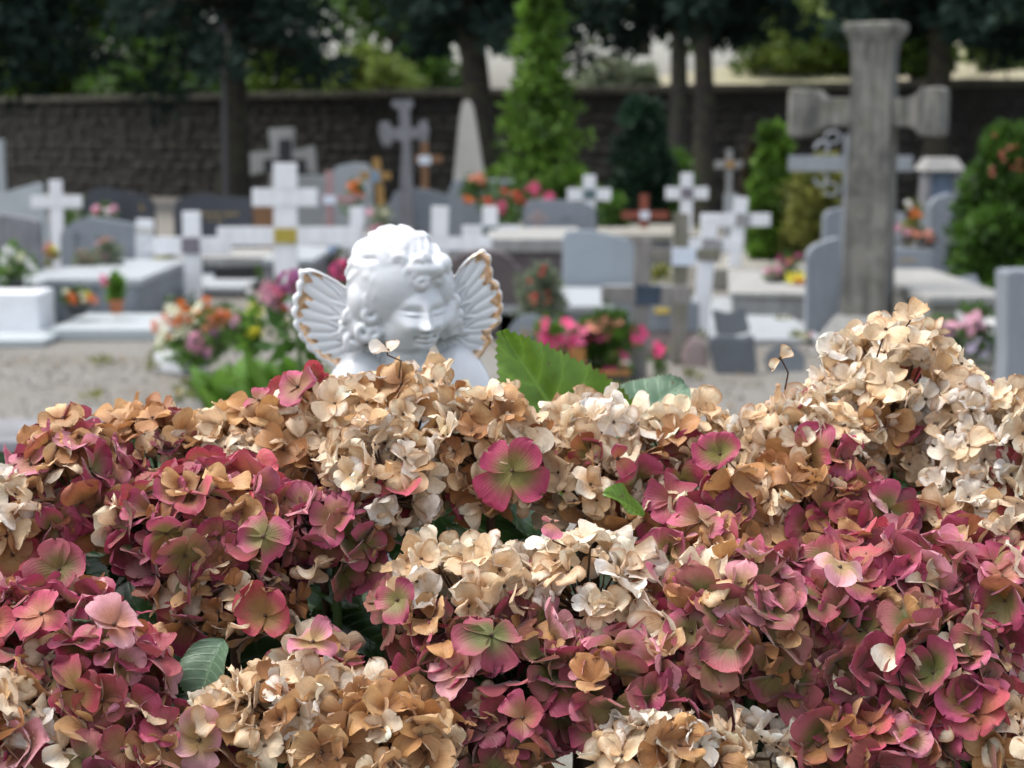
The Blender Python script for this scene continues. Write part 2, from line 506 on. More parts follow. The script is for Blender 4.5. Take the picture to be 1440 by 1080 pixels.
# loose pebbles on the path
def pebbles():
    n_ = 7000
    px = rng.uniform(-3.4, -0.6, n_); py = rng.uniform(5.5, 10.8, n_)
    k = n_ // 3
    px[:k] = rng.uniform(0.2, 3.2, k); py[:k] = rng.uniform(6.5, 10.5, k)
    base = np.array([(1, 0, 0), (0, 1, 0), (-1, 0, 0), (0, -1, 0), (0, 0, 1), (0, 0, -1)], float)
    tri = np.array([(0, 1, 4), (1, 2, 4), (2, 3, 4), (3, 0, 4), (1, 0, 5), (2, 1, 5), (3, 2, 5), (0, 3, 5)])
    s = rng.uniform(.004, .011, n_)[:, None] * np.stack([rng.uniform(.7, 1.3, n_), rng.uniform(.7, 1.3, n_), rng.uniform(.45, .8, n_)], 1)
    V = base[None] * s[:, None] + rng.normal(0, .0015, (n_, 6, 3))
    V += np.stack([px, py, hsh(px, py) - .008], 1)[:, None]
    Fq = tri[None] + (np.arange(n_) * 6)[:, None, None]
    me = mesh_np('pebbles', V.reshape(-1, 3), Fq.reshape(-1, 3), {'tint': np.repeat(rng.uniform(0, 1, n_), 6)})
    m, n, b = new_mat('pebble stone')
    at = ND(n, 'ShaderNodeAttribute', attribute_name='tint')
    n.links.new(ramp(n, at.outputs['Fac'], [(0, (0.10, 0.09, 0.075)), (.5, (.18, .165, .145)), (1, (.30, .29, .27))]), b.inputs['Base Color'])
    b.inputs['Roughness'].default_value = .9
    o = link('gravel', me, m)
    tag(o, 'loose pale and brown pebbles strewn over the cemetery path', 'gravel', kind='stuff')
pebbles()

def litter():
    n_ = 900
    px = rng.uniform(-4.5, 4.5, n_); py = rng.uniform(6.2, 20, n_)
    V, Q_, t_ = leaf_cloud(np.stack([px, py, np.full(n_, .006)], 1), np.full((n_, 3), .006) * (1, 1, .3), 1, .03, up=-.2)
    V[:, 2] = np.clip(V[:, 2], .002, .03) 
    o = link('fallen_leaves', foliage_me([(V, Q_, t_)]), leafmat('dead leaf', (.12, .07, .03), (.32, .22, .09), .8, .1), None)
    tag(o, 'scattered dry brown leaves and petals lying on the ground', 'leaves', kind='stuff')
    k_ = 420
    cx = rng.uniform(-5, 5, k_); cy = rng.uniform(8.2, 24, k_)
    o = link('weeds', foliage_me([leaf_cloud(np.stack([cx, cy, np.full(k_, .012)], 1), np.full((k_, 3), .05) * (1, 1, .3), 16, .03, up=1.2)]), LF['yellowgreen'])
    tag(o, 'low weeds and moss tufts growing between the graves', 'weeds', kind='stuff')
litter()
# wall line, from left (far) to right (near)
WA, WB = Vector((-11.4, 38.0, 0)), Vector((7.2, 24.6, 0))
wd_ = (WB - WA).normalized(); wn = Vector((-wd_.y, wd_.x, 0))   # wn points away from the camera
w0, w1 = -9.0, (WB - WA).length + 9.0
def field():
    m, n, b = new_mat('dry grass slope')
    v = coord(n)
    base = mixc(n, ramp(n, noise(n, v, .25, 6), [(.35, 0.), (.65, 1.)]), (0.30, 0.27, 0.19), (0.22, 0.22, 0.13))
    n.links.new(base, b.inputs['Base Color']); b.inputs['Roughness'].default_value = 1
    a = np.linspace(-30, 70, 60); d_ = np.array([0.6, 2, 5, 9, 14, 20, 28, 38, 55, 90])
    hz = np.array([1.7, 1.8, 2.2, 2.9, 3.6, 4.4, 5.2, 6.0, 7.0, 8.5])
    V = [(*(WA + wd_ * s + wn * d).xy, 1.75 + (z - 1.75) * min(1, max(.12, (s - 5) / 10)) + .15 * math.sin(s * .7 + d)) for d, z in zip(d_, hz) for s in a]
    gi = np.arange(len(V)).reshape(len(d_), len(a))
    Q = np.stack([gi[:-1, :-1], gi[:-1, 1:], gi[1:, 1:], gi[1:, :-1]], -1).reshape(-1, 4)
    tag(link('hillside', mesh_np('hillside', V, Q), m), kind='structure')
field()

# ------------------------------------------------------------------ cemetery wall
def wall():
    ang = math.atan2(wd_.y, wd_.x)
    root = empty('cemetery_wall', WA, 'long dark rubble stone wall with a mossy coping behind the graves', 'wall', rz=ang)
    H = 1.93
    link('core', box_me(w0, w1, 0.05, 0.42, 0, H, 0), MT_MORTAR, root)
    parts, o = [], 0
    Vs, Qs, T = [], [], []
    z = 0.0; row = 0
    cube = np.array([(x, y, z_) for z_ in (0, 1) for x, y in ((0, 0), (1, 0), (1, 1), (0, 1))], float)
    cf = np.array([(0, 3, 2, 1), (4, 5, 6, 7), (0, 1, 5, 4), (1, 2, 6, 5), (2, 3, 7, 6), (3, 0, 4, 7)])
    while z < H - .05:
        rh = random.uniform(.12, .22)
        if z + rh > H - .03: rh = H - z
        s = w0
        while s < w1:
            L = random.uniform(.18, .5)
            d = random.uniform(.0, .008)
            c = cube.copy() * (L - .006, .2, rh - .005) + (s, .05 - d, z + .01)
            c[4:, 2] += rng.normal(0, .012, 4); c += rng.normal(0, .005, c.shape)
            Vs.append(c); Qs.append(cf + o); o += 8
            T.append(np.full(8, random.random()))
            s += L
        z += rh
    me = mesh_np('stones', np.concatenate(Vs), np.concatenate(Qs), {'tint': np.concatenate(T)}, smooth=False)
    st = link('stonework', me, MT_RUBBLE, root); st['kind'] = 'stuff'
    s = w0; k = 0
    shared = {}
    while s < w1:
        L = 0.9
        c = link('coping_stone', shared.setdefault(k % 5, prism_me([(-.0, 0), (L - .015, 0), (L - .03, .10 + .006 * (k % 5)), (.012, .115)], -.04, .50, .012, 1)), None, root, (s, 0, H + .002 + random.uniform(0, .01)))
        if not c.data.materials: c.data.materials.append(MT_COPING)
        s += L; k += 1
def rub(name, stops, mossy):
    m, n, b = new_mat(name)
    at = ND(n, 'ShaderNodeAttribute', attribute_name='tint')
    base = ramp(n, at.outputs['Fac'], stops)
    v = coord(n)
    base = mixc(n, ramp(n, noise(n, v, 1.5, 8, .7), [(.45, 0.), (.65, mossy)]), base, (0.022, 0.024, 0.012))
    n.links.new(base, b.inputs['Base Color']); b.inputs['Roughness'].default_value = .95
    bump(n, b, noise(n, v, 40, 6), .01, .8)
    return m
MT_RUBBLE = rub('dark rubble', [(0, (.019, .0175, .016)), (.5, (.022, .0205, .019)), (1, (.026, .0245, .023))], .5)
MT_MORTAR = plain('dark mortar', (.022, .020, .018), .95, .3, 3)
MT_COPING = stone('coping stone', (.085, .08, .068), .2, .95, .5, dark=(.03, .03, .02), moss=.6, scale=.5)
wall()

# ------------------------------------------------------------------ trees
def trunk_me(h, r0, r1, lean=(0, 0), n=10):
    k = 14
    pts = [(lean[0] * t + .04 * math.sin(t * 9), lean[1] * t + .04 * math.cos(t * 7), h * t) for t in np.linspace(0, 1, k)]
    rad = [r0 * (1 + .35 * max(0, 1 - t * 9)) * (1 - t) + r1 * t for t in np.linspace(0, 1, k)]
    return tube_np(pts, rad, n)
def tree(label, x, y, h, r, crown_lo, crown_r, leaf, bark='bark', lean=(0, 0), nb=46, nl=110, size=.11, name='tree', z0=0.0, droop=.25, dense=1.0, cone=.5, cat='tree', top_lo=None):
    root = empty(name, (x, y, z0), label, cat)
    parts = [trunk_me(h, r, r * .2, lean, 12)]
    cs, rs = [], []
    for i in range(nb):
        t = (i + .5) / nb
        z = crown_lo + (h - crown_lo) * t ** 1.15
        a = i * 2.399 + random.uniform(-.3, .3)
        f = 1 - cone * t
        L = crown_r * f * random.uniform(.55, 1.05)
        bx, by = lean[0] * z / h, lean[1] * z / h
        tip = np.array((bx + math.cos(a) * L, by + math.sin(a) * L, z + L * (.12 - droop)))
        st_ = np.array((bx, by, z + .15))
        mid = (st_ + tip) / 2 + (0, 0, .1 * L)
        parts.append(tube_np([st_, mid, tip], [r * .28 * f + .012, r * .17 * f + .01, .008], 5))
        for q in np.linspace(.3, 1, 5):
            p = st_ * (1 - q) ** 2 + 2 * q * (1 - q) * mid + q * q * tip
            cs.append(p + rng.normal(0, .15 * crown_r * .3, 3)); rs.append((.17 * crown_r * dense,) * 2 + (.10 * crown_r * dense,))
    link('trunk', tubes_me(parts), MT[bark], root)
    fo = leaf_cloud(cs, rs, nl // 5 * 2, size, up=0, droop=.3)
    link('crown', foliage_me([fo]), LF[leaf], root)
    return root
def T(px, D): return (px - 720) / F * D * 1.0
# big conifers in front of the wall; only their lowest boughs come into the picture
tree('tall dark conifer with a pale striped trunk before the wall', T(338, 30), 29.5, 9, .27, 2.55, 2.7, 'teal', size=.13, nb=50, nl=120)
tree('dark conifer with a slightly leaning trunk behind the stone obelisk', T(678, 27), 27, 9, .27, 2.7, 1.9, 'teal', lean=(-.55, 0), size=.12, nb=50, nl=150)
tree('darker trunked conifer of the close pair near the cypress', T(978, 25.5), 24.6, 9.5, .17, 3.0, 1.5, 'teal', lean=(-.25, 0), size=.12, nb=50, nl=170)
tree('paler trunked conifer of the close pair near the cypress', T(943, 26), 25.4, 9, .16, 2.75, 1.7, 'teal', bark='bark_light', size=.12, nb=44, nl=150)
tree('dark conifer whose trunk rises behind the large stone cross', T(1290, 25), 24.2, 9, .2, 2.6, 1.5, 'teal', size=.12, nb=46, nl=190)
tree('dense dark conifer with low boughs at the shaded end of the wall', T(-70, 31), 31, 9, .24, 2.8, 4.0, 'teal', size=.14, nb=54, nl=130)
tree('dark conifer at the very end of the shaded wall', T(-180, 30), 30, 9, .24, 2.6, 4.4, 'teal', size=.14, nb=50, nl=170)
tree('dark conifer shading the sunnier end of the wall', T(1560, 25), 22.5, 9, .24, 3.1, 3.2, 'teal', size=.13, nb=46, nl=150)
# thin pale pole beside the first trunk
def pole():
    r_ = empty('pole', (T(320, 28.5), 28.5, 0), 'thin pale pole standing against the trunk of the tall conifer', 'pole')
    link('shaft', tubes_me([tube_np([(0, 0, 0), (.01, 0, 1.5), (0, 0, 3.1)], .045, 10)]), MT['plate_grey2'], r_)
pole()
# bushes and trees beyond the wall
def bush(label, px, pyt, pyb, D, wpx, leaf, size=.1, nb=36, nl=70, name='shrub', cat='bush', z0=None, open_=1.0, cone=0.0, flat=.7, stems=True):
    """bush whose base is at photo row pyb"""
    c = P(px, pyb, D); t = P(px, pyt, D)
    h = t.z - c.z; W = wpx * M(D) / 2
    root = empty(name, (c.x, D, c.z if z0 is None else z0), label, cat)
    off = 0 if z0 is None else c.z - z0
    cs, rs, parts = [], [], []
    for i in range(nb):
        a = random.uniform(0, 2 * math.pi); u = random.uniform(.04, .97)
        f = (1 - cone * u) * (math.sin(math.pi * min(.97, u * .8 + .18)) ** .6)
        rr = math.sqrt(random.random()) * f * W * .85
        p = (math.cos(a) * rr, math.sin(a) * rr * flat, off + u * h * .93)
        cs.append(p); s = random.uniform(.13, .24) * min(2 * W, h) * open_ * (1 - cone * u * .6)
        rs.append((s, s * .9, s * .8))
        if i % 2 == 0 and stems: parts.append(tube_np([(random.uniform(-.05, .05), 0, 0), (p[0] * .5, p[1] * .5, p[2] * .55), p], [.02 + .01 * h, .015, .006], 5))
    if parts: link('stems', tubes_me(parts), MT['bark'], root)
    link('foliage', foliage_me([leaf_cloud(cs, rs, nl, size)]), LF[leaf], root)
    return root
bush('olive green airy shrub on the bank above the wall', 1115, 0, 118, 34, 190, 'olive', .13, 60, 60, flat=.8, z0=2.0)
bush('dull green bush above the wall beside the stone cross', 1215, 20, 118, 33, 150, 'ivy', .12, 40, 60, z0=2.0)
bush('yellow green shrub hanging over the wall end', 1440, 0, 105, 31, 190, 'olive', .13, 55, 60, z0=1.9)
bush('dark leafy shrub above the wall beside the pale bank', 1290, 20, 112, 30, 110, 'ivy', .12, 40, 60, z0=1.9)
bush('low grey green bush above the wall behind the cypress', 860, 85, 150, 33, 150, 'grey_green', .12, 36, 60, z0=1.9)
bush('yellowing shrub over the wall between pole and obelisk', 520, 70, 150, 36, 170, 'olive', .13, 40, 60, z0=1.9)
bush('green bush over the wall near the tall stone cross', 600, 60, 140, 38, 130, 'mid', .13, 40, 60, z0=1.9)
bush('dark green bush hanging over the wall by the striped trunk', 400, 60, 165, 38, 190, 'ivy', .13, 46, 70, z0=1.9)
bush('ivy green thicket on top of the shaded wall', 240, 30, 170, 38, 280, 'mid', .14, 70, 80, z0=1.9)
bush('ivy green thicket over the darkest end of the wall', 50, 60, 172, 40, 260, 'ivy', .14, 70, 80, z0=1.9)
k = 0
for px, D, hh, cr, lf, lab in [(-120, 58, 13, 5, 'ivy', 'broad dark tree far up the bank at the shaded end'), (80, 52, 12, 4.8, 'ivy', 'dark leafy tree up the bank above the ivy thicket'),
                          (260, 56, 13, 5, 'mid', 'mid green tree up the bank behind the striped trunk'), (560, 66, 10, 3.2, 'mid', 'small green tree against the bright sky gap'),
                          (720, 64, 14, 4.5, 'teal', 'dark tree up the bank behind the bright conifer'), (900, 62, 14, 5, 'ivy', 'dark green tree up the bank behind the trunk pair'),
                          (1080, 66, 14, 5, 'mid', 'green tree up the bank beyond the olive shrub'), (1250, 60, 13, 4.8, 'teal', 'blue green tree up the bank behind the large stone cross'),
                          (1420, 64, 14, 5, 'ivy', 'dark tree up the bank at the sunnier end'), (1600, 58, 13, 5, 'ivy', 'last dark tree up the bank beyond the end shrub')]:
    zb = 5.2 if D > 55 else 4.4
    tree(lab, T(px, D), D, hh, .25, .9, cr, lf, size=.26, nb=48, nl=110, z0=zb - 1.2, droop=.1, cone=.35, dense=1.2)

# plants among the graves
def conifer(label, px, pyt, pyb, D, wpx, leaf, size, nb, nl, cat='conifer', name='conifer', tiers=True, droop=.1, cone=.8, z0=0.0):
    t = P(px, pyt, D); h = t.z - z0; W = wpx * M(D) / 2
    root = empty(name, (P(px, pyb, D).x, D, z0), label, cat)
    cs, rs = [], []
    parts = [tube_np([(0, 0, 0), (0, 0, h * .5), (0, 0, h * .97)], [.03 + .012 * h, .025, .006], 7)]
    for i in range(nb):
        u = ((i + .5) / nb) ** .85
        z = .06 * h + u * h * .9
        a = i * 2.399
        L = W * (1 - cone * u) * random.uniform(.55, 1.25)
        tip = np.array((math.cos(a) * L, math.sin(a) * L, z + L * .15))
        parts.append(tube_np([(0, 0, z - .04), tip], [.012, .004], 4))
        for q in (.3, .6, .95):
            cs.append(tip * (q, q, 1)); s = W * .26 * (1 - cone * u * .6); rs.append((s, s, s * .55))
    link('trunk', tubes_me(parts), MT['bark'], root)
    link('crown', foliage_me([leaf_cloud(cs, rs, nl, size, up=.35)]), LF[leaf], root)
    return root
conifer('bright green feathery conifer standing between obelisk and cypress', 762, -60, 270, 21, 146, 'bright', .075, 84, 26, cone=.86)
bush('small bright green shrub at the foot of the feathery conifer', 800, 238, 290, 19.5, 110, 'bright', .06, 26, 60, z0=0)
bush('dark green columnar cypress behind the red brown cross', 900, 128, 340, 18.5, 88, 'cypress', .06, 110, 120, name='cypress', cat='cypress', z0=0, flat=1, cone=.12, open_=.75)
bush('low green shrub behind the cross with the dark square plate', 945, 215, 300, 20, 75, 'mid', .06, 24, 60, z0=0)
bush('small mid green shrub between two white crosses', 852, 275, 340, 17.5, 80, 'mid', .05, 24, 60, z0=0)
bush('bright green cone shaped thuja with a pointed tip', 1084, 162, 375, 15.5, 90, 'bright', .05, 100, 110, name='thuja', cat='thuja', z0=0, flat=1, cone=.45, open_=.7)
bush('brownish withered thuja leaning behind the bright one', 1066, 185, 340, 17, 70, 'brownish', .05, 60, 90, name='thuja', cat='thuja', z0=0, flat=1, cone=.35, open_=.7)
bush('yellow green round shrub behind the large stone cross', 1146, 215, 380, 15.2, 95, 'yellowgreen', .045, 60, 100, z0=0, flat=1)
b_ = bush('dense green conifer bush with rusty red tips at the side', 1408, 165, 425, 12.2, 158, 'mid', .055, 150, 90, name='conifer_bush', cat='bush', z0=0, flat=1, cone=.3, open_=.62)
for i in range(14):
    q = P(random.uniform(1395, 1440), random.uniform(185, 250), 11.9 + random.uniform(-.1, .2)) - b_.location
    blossom(b_, 'five', 'rust', q, .02, name='red_sprig')
bush('grass green clump behind the weathered white cross', 140, 285, 330, 19, 130, 'mid', .06, 20, 60, z0=0)

# ------------------------------------------------------------------ crosses
def cross(name, label, D, cx, ytop, ybot, vw, beam, mat, plate=None, lean=0.0, th=.035, group=None, beams=None, base_z=0.0, bw=None, cat='cross'):
    """vw: post width px; beam (x0, x1, y0, y1) in photo px; plate (x0,x1,y0,y1,mat)"""
    m = M(D) * 1.0
    top = P(cx, ytop, D)
    root = empty(name, (top.x + lean * (top.z - base_z), D, base_z), label, cat, group)
    root.rotation_euler = (0, -math.atan(lean), 0)
    Rm = Matrix.Rotation(-math.atan(lean), 4, 'Y').inverted()
    def loc(px, py):
        return Rm @ (P(px, py, D) - root.location)
    h = (Rm @ (top - root.location)).z
    hw = vw * m / 2
    link('post', box_me(-hw, hw, -th / 2, th / 2, -.02, h, .004), mat, root)
    for bb in ([beam] if beams is None else beams):
        x0, x1, y0, y1 = bb[:4]
        a = loc(x0, (y0 + y1) / 2); b = loc(x1, (y0 + y1) / 2)
        hz = (y1 - y0) * m / 2
        me = box_me(-(b - a).length / 2, (b - a).length / 2, -th / 2 - .004, th / 2 - .012, -hz, hz, .004)
        tilt = -math.atan2(b.z - a.z, b.x - a.x) if len(bb) < 5 else bb[4]
        o = link('crossbeam', me, mat, root, ((a + b) / 2).to_tuple(), (0, tilt, 0))
        o.location.y = 0
    if plate:
        x0, x1, y0, y1, pm = plate
        a = loc((x0 + x1) / 2, (y0 + y1) / 2)
        link('plate', box_me(-(x1 - x0) * m / 2, (x1 - x0) * m / 2, -.004, .004, -(y1 - y0) * m / 2, (y1 - y0) * m / 2, .0015, 1), MT[pm], root, (a.x, -th / 2 - .009, a.z))
    return root
streaks(MT['old_cross'], (.05, .052, .05), (.30, .295, .27), .7)
streaks(MT['weathered'], (.08, .085, .085), (.32, .32, .31), .5)
streaks(MT['weathered_light'], (.13, .13, .12), (.42, .42, .40), .45)
streaks(MT['white_paint'], (.50, .51, .49), (.80, .81, .82), .35)
streaks(MT['concrete'], (.15, .15, .14), (.40, .40, .38), .5)
streaks(MT['granite'], (.15, .165, .18), (.30, .32, .34), .4)
WC = 'white painted crosses among the graves'
WP = MT['white_paint']
cross('white_cross', 'plain white wooden cross standing before a pale slanted headstone', 15.4, 78, 253, 372, 18, (44, 116, 275, 292), WP, lean=.0, group=WC)
cross('white_cross', 'white cross with a mauve grey plate behind the orange flowers', 13.2, 269, 297, 425, 25, (217, 326, 333, 358), WP, plate=(256, 282, 334, 356, 'plate_mauve'), group=WC)
cross('white_cross', 'white cross cut off by its neighbour, with a pale grey band near its top', 13.9, 204, 308, 415, 24, (196, 232, 340, 356), WP, plate=(192, 217, 319, 329, 'plate_band'), lean=-.05, group=WC)
cross('white_double_cross', 'tall white double barred cross with a brass plate', 12.6, 401, 229, 440, 33, None, WP, plate=(386, 418, 321, 342, 'brass'), beams=[(355, 447, 265, 290), (306, 510, 319, 345)], lean=-.01, group=WC)
cross('white_cross', 'white cross mostly hidden behind the angel, dark plate on its post', 14.5, 502, 291, 430, 20, (480, 524, 335, 350), WP, plate=(493, 513, 318, 332, 'plate_mauve'), group=WC)
cross('white_cross', 'white cross with a thick post rising beside the angel\'s hair', 12.4, 619, 290, 440, 24, (596, 692, 333, 352), WP, group=WC, lean=-.03)
cross('white_cross', 'small white cross with a dark green plate behind the brown rock', 14.3, 689, 290, 400, 21, (650, 731, 317, 336), WP, plate=(679, 700, 318, 331, 'plate_green'), group=WC)
cross('white_cross', 'white cross with a small dark plate standing behind the grey headstone', 16.4, 829, 246, 330, 17, (798, 859, 265, 282), WP, plate=(820, 838, 266, 280, 'plate_green'), group=WC)
cross('white_cross', 'white cross with a small dark plate before the cypress', 16.6, 966, 243, 345, 17, (936, 996, 263, 280), WP, plate=(957, 975, 264, 279, 'plate_mauve'), group=WC)
cross('white_cross', 'tall white cross with a grey plate leaning beside the thuja', 14.6, 1043, 277, 405, 19, (985, 1083, 300, 318), WP, plate=(1034, 1055, 301, 319, 'plate_grey'), lean=-.09, group=WC)
cross('white_cross', 'white cross with a square grey plate standing behind the dark book stone', 11.2, 999, 303, 466, 23, (946, 1042, 335, 354), WP, plate=(986, 1014, 336, 368, 'plate_grey'), lean=-.075, group=WC)
cross('red_wooden_cross', 'red brown wooden cross with a white plate before the cypress', 17.2, 906, 273, 345, 12, (874, 940, 297, 308), MT['wood_red'], plate=(900, 913, 297, 308, 'plate_white'), th=.03)
cross('brown_wooden_cross', 'thin brown cross with a white plate beside the tall stone cross', 22, 597, 190, 290, 10, (584, 622, 218, 229), MT['wood_brown'], plate=(589, 606, 219, 231, 'plate_white'), th=.04)
cross('pink_wooden_cross', 'faded pink cross with a white plate between pale headstones', 17, 463, 240, 330, 11, (452, 500, 274, 286), MT['wood_pink'], plate=(455, 473, 275, 287, 'plate_white'), th=.03)
cross('golden_crucifix', 'leaning golden brown crucifix with a small blue figure', 17.5, 529, 222, 330, 11, (506, 550, 242, 252), MT['wood_gold'], plate=(521, 534, 240, 256, 'plate_blue2'), lean=.1, th=.03)
cross('grey_wooden_cross', 'weathered grey wooden cross with a dark blue plate beside the planter', 9.0, 905, 335, 560, 24, (845, 972, 402, 427), MT['wood_grey'], plate=(893, 928, 400, 428, 'plate_blue'), th=.05, lean=-.03)
cross('grey_wooden_cross', 'mossy weathered wooden cross with a small white plate', 9.6, 958, 300, 535, 21, (908, 1012, 350, 366), MT['wood_moss'], plate=(944, 978, 348, 373, 'plate_white'), th=.05)
cross('small_grey_cross', 'small thin grey stone cross at the foot of the wall', 21, 1026, 210, 330, 8, (1005, 1048, 226, 237), MT['weathered_light'], th=.06, plate=(1020, 1032, 226, 236, 'wood_gold'))
cross('small_grey_cross', 'little brown cross fixed before the grey rounded headstone', 14.9, 756, 295, 360, 10, (742, 770, 303, 311), MT['pink_granite'], th=.03)
cross('black_cross', 'squat black cross fixed in front of a larger pale stone cross', 18.5, 401, 196, 330, 17, (371, 431, 224, 241), MT['black'], th=.06)

# tall white post seen at the very edge, pale post on the far side
def post(label, px, pyt, D, wpx, mat, name='post', th=.08, cat='post'):
    t = P(px, pyt, D)
    o = empty(name, (t.x, D, 0), label, cat)
    hw = wpx * M(D) / 2
    link('shaft', box_me(-hw, hw, -th / 2, th / 2, 0, t.z, .006), mat, o)
    return o
post('pale narrow stone post cut off by the picture edge', 0, 196, 20, 9, MT['granite_pale'], 'stone_post', .12)
post('light grey upright slab rising behind the small grey cross', 1028, 272, 16.2, 18, MT['granite_light'], 'stone_stele', .06, 'headstone')

# ------------------------------------------------------------------ headstones
def head(name, label, pts, D, th, mat, group=None, yaw=0.0, plinth=None, inscr=None, r=.008, cat='headstone', smooth=True):
    """pts: the top contour in photo px, running from its lower left to its lower right corner; it stands on the ground"""
    W = [P(x, y, D) for x, y in pts]
    cx = (W[0].x + W[-1].x) / 2
    root = empty(name, (cx, D, 0), label, cat, group, yaw)
    out = [(p.x - cx, p.z) for p in W]
    out = [(out[0][0], -.02)] + out + [(out[-1][0], -.02)]
    out.reverse()
    link('slab', prism_me(out, 0, th, r), MT[mat], root)
    if plinth:
        ph, ov, pm = plinth
        link('plinth', box_me(out[-1][0] - ov, out[0][0] + ov, -ov, th + ov, -.02, ph, .006), MT[pm], root)
    if inscr:
        for (x0, x1, y, hgt, mm) in inscr:
            a, b = P(x0, y, D), P(x1, y, D)
            parts = []
            x = a.x - cx; e = b.x - cx; hh = hgt * M(D)
            bm = bmesh.new()
            while x < e:
                wl = random.uniform(.4, .8) * hh
                if random.random() < .85:
                    for (dx, dz, w_, h_) in ((0, 0, .16, 1), (wl * .5 / hh, random.choice((0, .42)), .14, .58), (.1, random.choice((0, .42, .8)), wl / hh * .8, .16)):
                        bmesh.ops.create_cube(bm, size=1, matrix=Matrix.Translation((x + (dx + w_ / 2) * hh, -.001, a.z - hh / 2 + (dz + h_ / 2) * hh)) @ Matrix.Diagonal((w_ * hh, .004, h_ * hh, 1)))
                x += wl * 1.25
            o = link('inscription', finish(bm, 'inscription'), MT[mm], root); o['kind'] = 'stuff'
    return root
def arc(x0, x1, y, rise, n=7, edge=0.0):
    return [(x0 + (x1 - x0) * i / (n - 1), y - rise * math.sin(math.pi * i / (n - 1))) for i in range(n)]
head('headstone', 'pale blue grey headstone with a steeply slanted top', [(-40, 285), (0, 272), (52, 257), (58, 262), (68, 330)], 16.5, .1, 'granite_pale')
head('headstone', 'dark weathered headstone at the edge behind white green flowers', [(-30, 302), (0, 302), (30, 306), (53, 312)], 12.6, .14, 'weathered')
head('headstone', 'black headstone with a wavy top holding a small pink white bouquet', [(118, 300), (119, 280), (126, 267), (142, 263), (165, 268), (190, 273), (206, 276), (214, 284), (216, 300)], 18.5, .12, 'granite_dark', inscr=[(192, 200, 292, 9, 'gold')])
head('headstone', 'blue grey headstone with a low peak and a dark engraved cross', [(84, 335), (88, 322), (105, 311), (122, 305), (150, 309), (190, 316), (192, 335)], 13.9, .12, 'granite', plinth=(.2, .04, 'granite'))
c_ = bpy.data.objects['headstone.003']
link('engraved_cross', prism_me([(-.006, -.12), (.006, -.12), (.006, .03), (.03, .03), (.03, .045), (.006, .045), (.006, .09), (-.006, .09), (-.006, .045), (-.03, .045), (-.03, .03), (-.006, .03)], -.006, .0, 0), MT['slate'], c_, (P(108, 345, 13.9).x - c_.location.x, 0, P(108, 340, 13.9).z))
head('headstone', 'large black headstone with a curved top and gold lettering', [(244, 300), (246, 283), (262, 275), (285, 272), (305, 276), (325, 277), (350, 278), (354, 300)], 16.2, .12, 'granite_dark', inscr=[(282, 336, 301, 5, 'gold'), (292, 314, 309, 4, 'gold')], plinth=(.25, .06, 'granite_dark'))
head('stone_cross', 'pale stone cross with flared arms and a black cross mounted on it', [(376, 330), (380, 240), (352, 247), (351, 214), (380, 212), (377, 181), (413, 179), (411, 212), (441, 205), (445, 245), (412, 236), (413, 330)], 18.8, .16, 'weathered_light', cat='cross')
head('headstone', 'pale grey squared headstone behind the tall white double cross', [(412, 300), (413, 250), (420, 246), (456, 247), (460, 252), (461, 300)], 19.4, .12, 'granite_light')
head('headstone', 'light grey headstone with a rounded top behind the golden crucifix', [(465, 300), (466, 242), (474, 233), (495, 229), (516, 230), (524, 243), (525, 300)], 20, .12, 'granite_light')
head('headstone', 'reddish brown headstone half hidden by the white double cross', [(352, 330), (354, 292), (362, 284), (400, 283), (410, 292), (412, 330)], 17.3, .12, 'wood_brown')
head('headstone', 'wide grey headstone with sloping shoulders beneath the tall stone cross', [(546, 330), (547, 286), (555, 270), (575, 265), (600, 267), (625, 274), (660, 274), (662, 330)], 18.6, .14, 'granite', plinth=(.3, .06, 'granite'))
head('stone_cross', 'tall grey stone cross with flared ends rising from the wide headstone', [(562, 300), (562, 262), (566, 199), (552, 197), (548, 206), (537, 204), (532, 186), (534, 172), (545, 170), (550, 180), (562, 180), (561, 155), (551, 149), (551, 141), (580, 140), (580, 149), (575, 156), (577, 180), (586, 180), (590, 170), (599, 168), (603, 184), (600, 200), (591, 200), (587, 195), (577, 197), (580, 262), (582, 300)], 18.3, .16, 'weathered', cat='cross')
head('obelisk', 'pale stone obelisk tapering to a blunt point before the leaning trunk', [(637, 300), (638, 248), (646, 165), (650, 145), (655, 140), (660, 141), (665, 150), (672, 190), (681, 249), (682, 300)], 19, .34, 'obelisk', cat='monument')
head('headstone', 'grey headstone pedestal below the obelisk under orange flowers', [(630, 330), (631, 268), (637, 255), (655, 251), (722, 254), (729, 262), (731, 330)], 17.6, .25, 'granite')
head('headstone', 'grey headstone with rounded corners and small dark lettering', [(735, 330), (736, 295), (742, 283), (765, 281), (800, 283), (828, 287), (838, 294), (839, 330)], 15.2, .12, 'granite', inscr=[(790, 815, 309, 5, 'slate'), (790, 836, 322, 4, 'slate')], plinth=(.2, .04, 'granite'))
head('headstone', 'broad light blue grey headstone with a gently sloping top', [(791, 400), (792, 334), (798, 325), (830, 325), (862, 331), (888, 337), (892, 345), (892, 400)], 12.2, .12, 'granite_pale2', plinth=(.15, .1, 'granite_light'))
head('boulder_headstone', 'rounded dark brown rock headstone close behind the angel', [(600, 420), (620, 375), (650, 358), (680, 352), (705, 357), (727, 372), (738, 400), (742, 440)], 10.8, .3, 'brown_rock', r=.04)
head('oval_plaque', 'grey oval memorial plaque leaning beside the pink begonias', [(712, 490), (716, 462), (730, 446), (748, 442), (766, 448), (776, 470), (776, 500)], 9.9, .05, 'granite', r=.01, inscr=[(734, 752, 468, 16, 'gold')], cat='plaque')
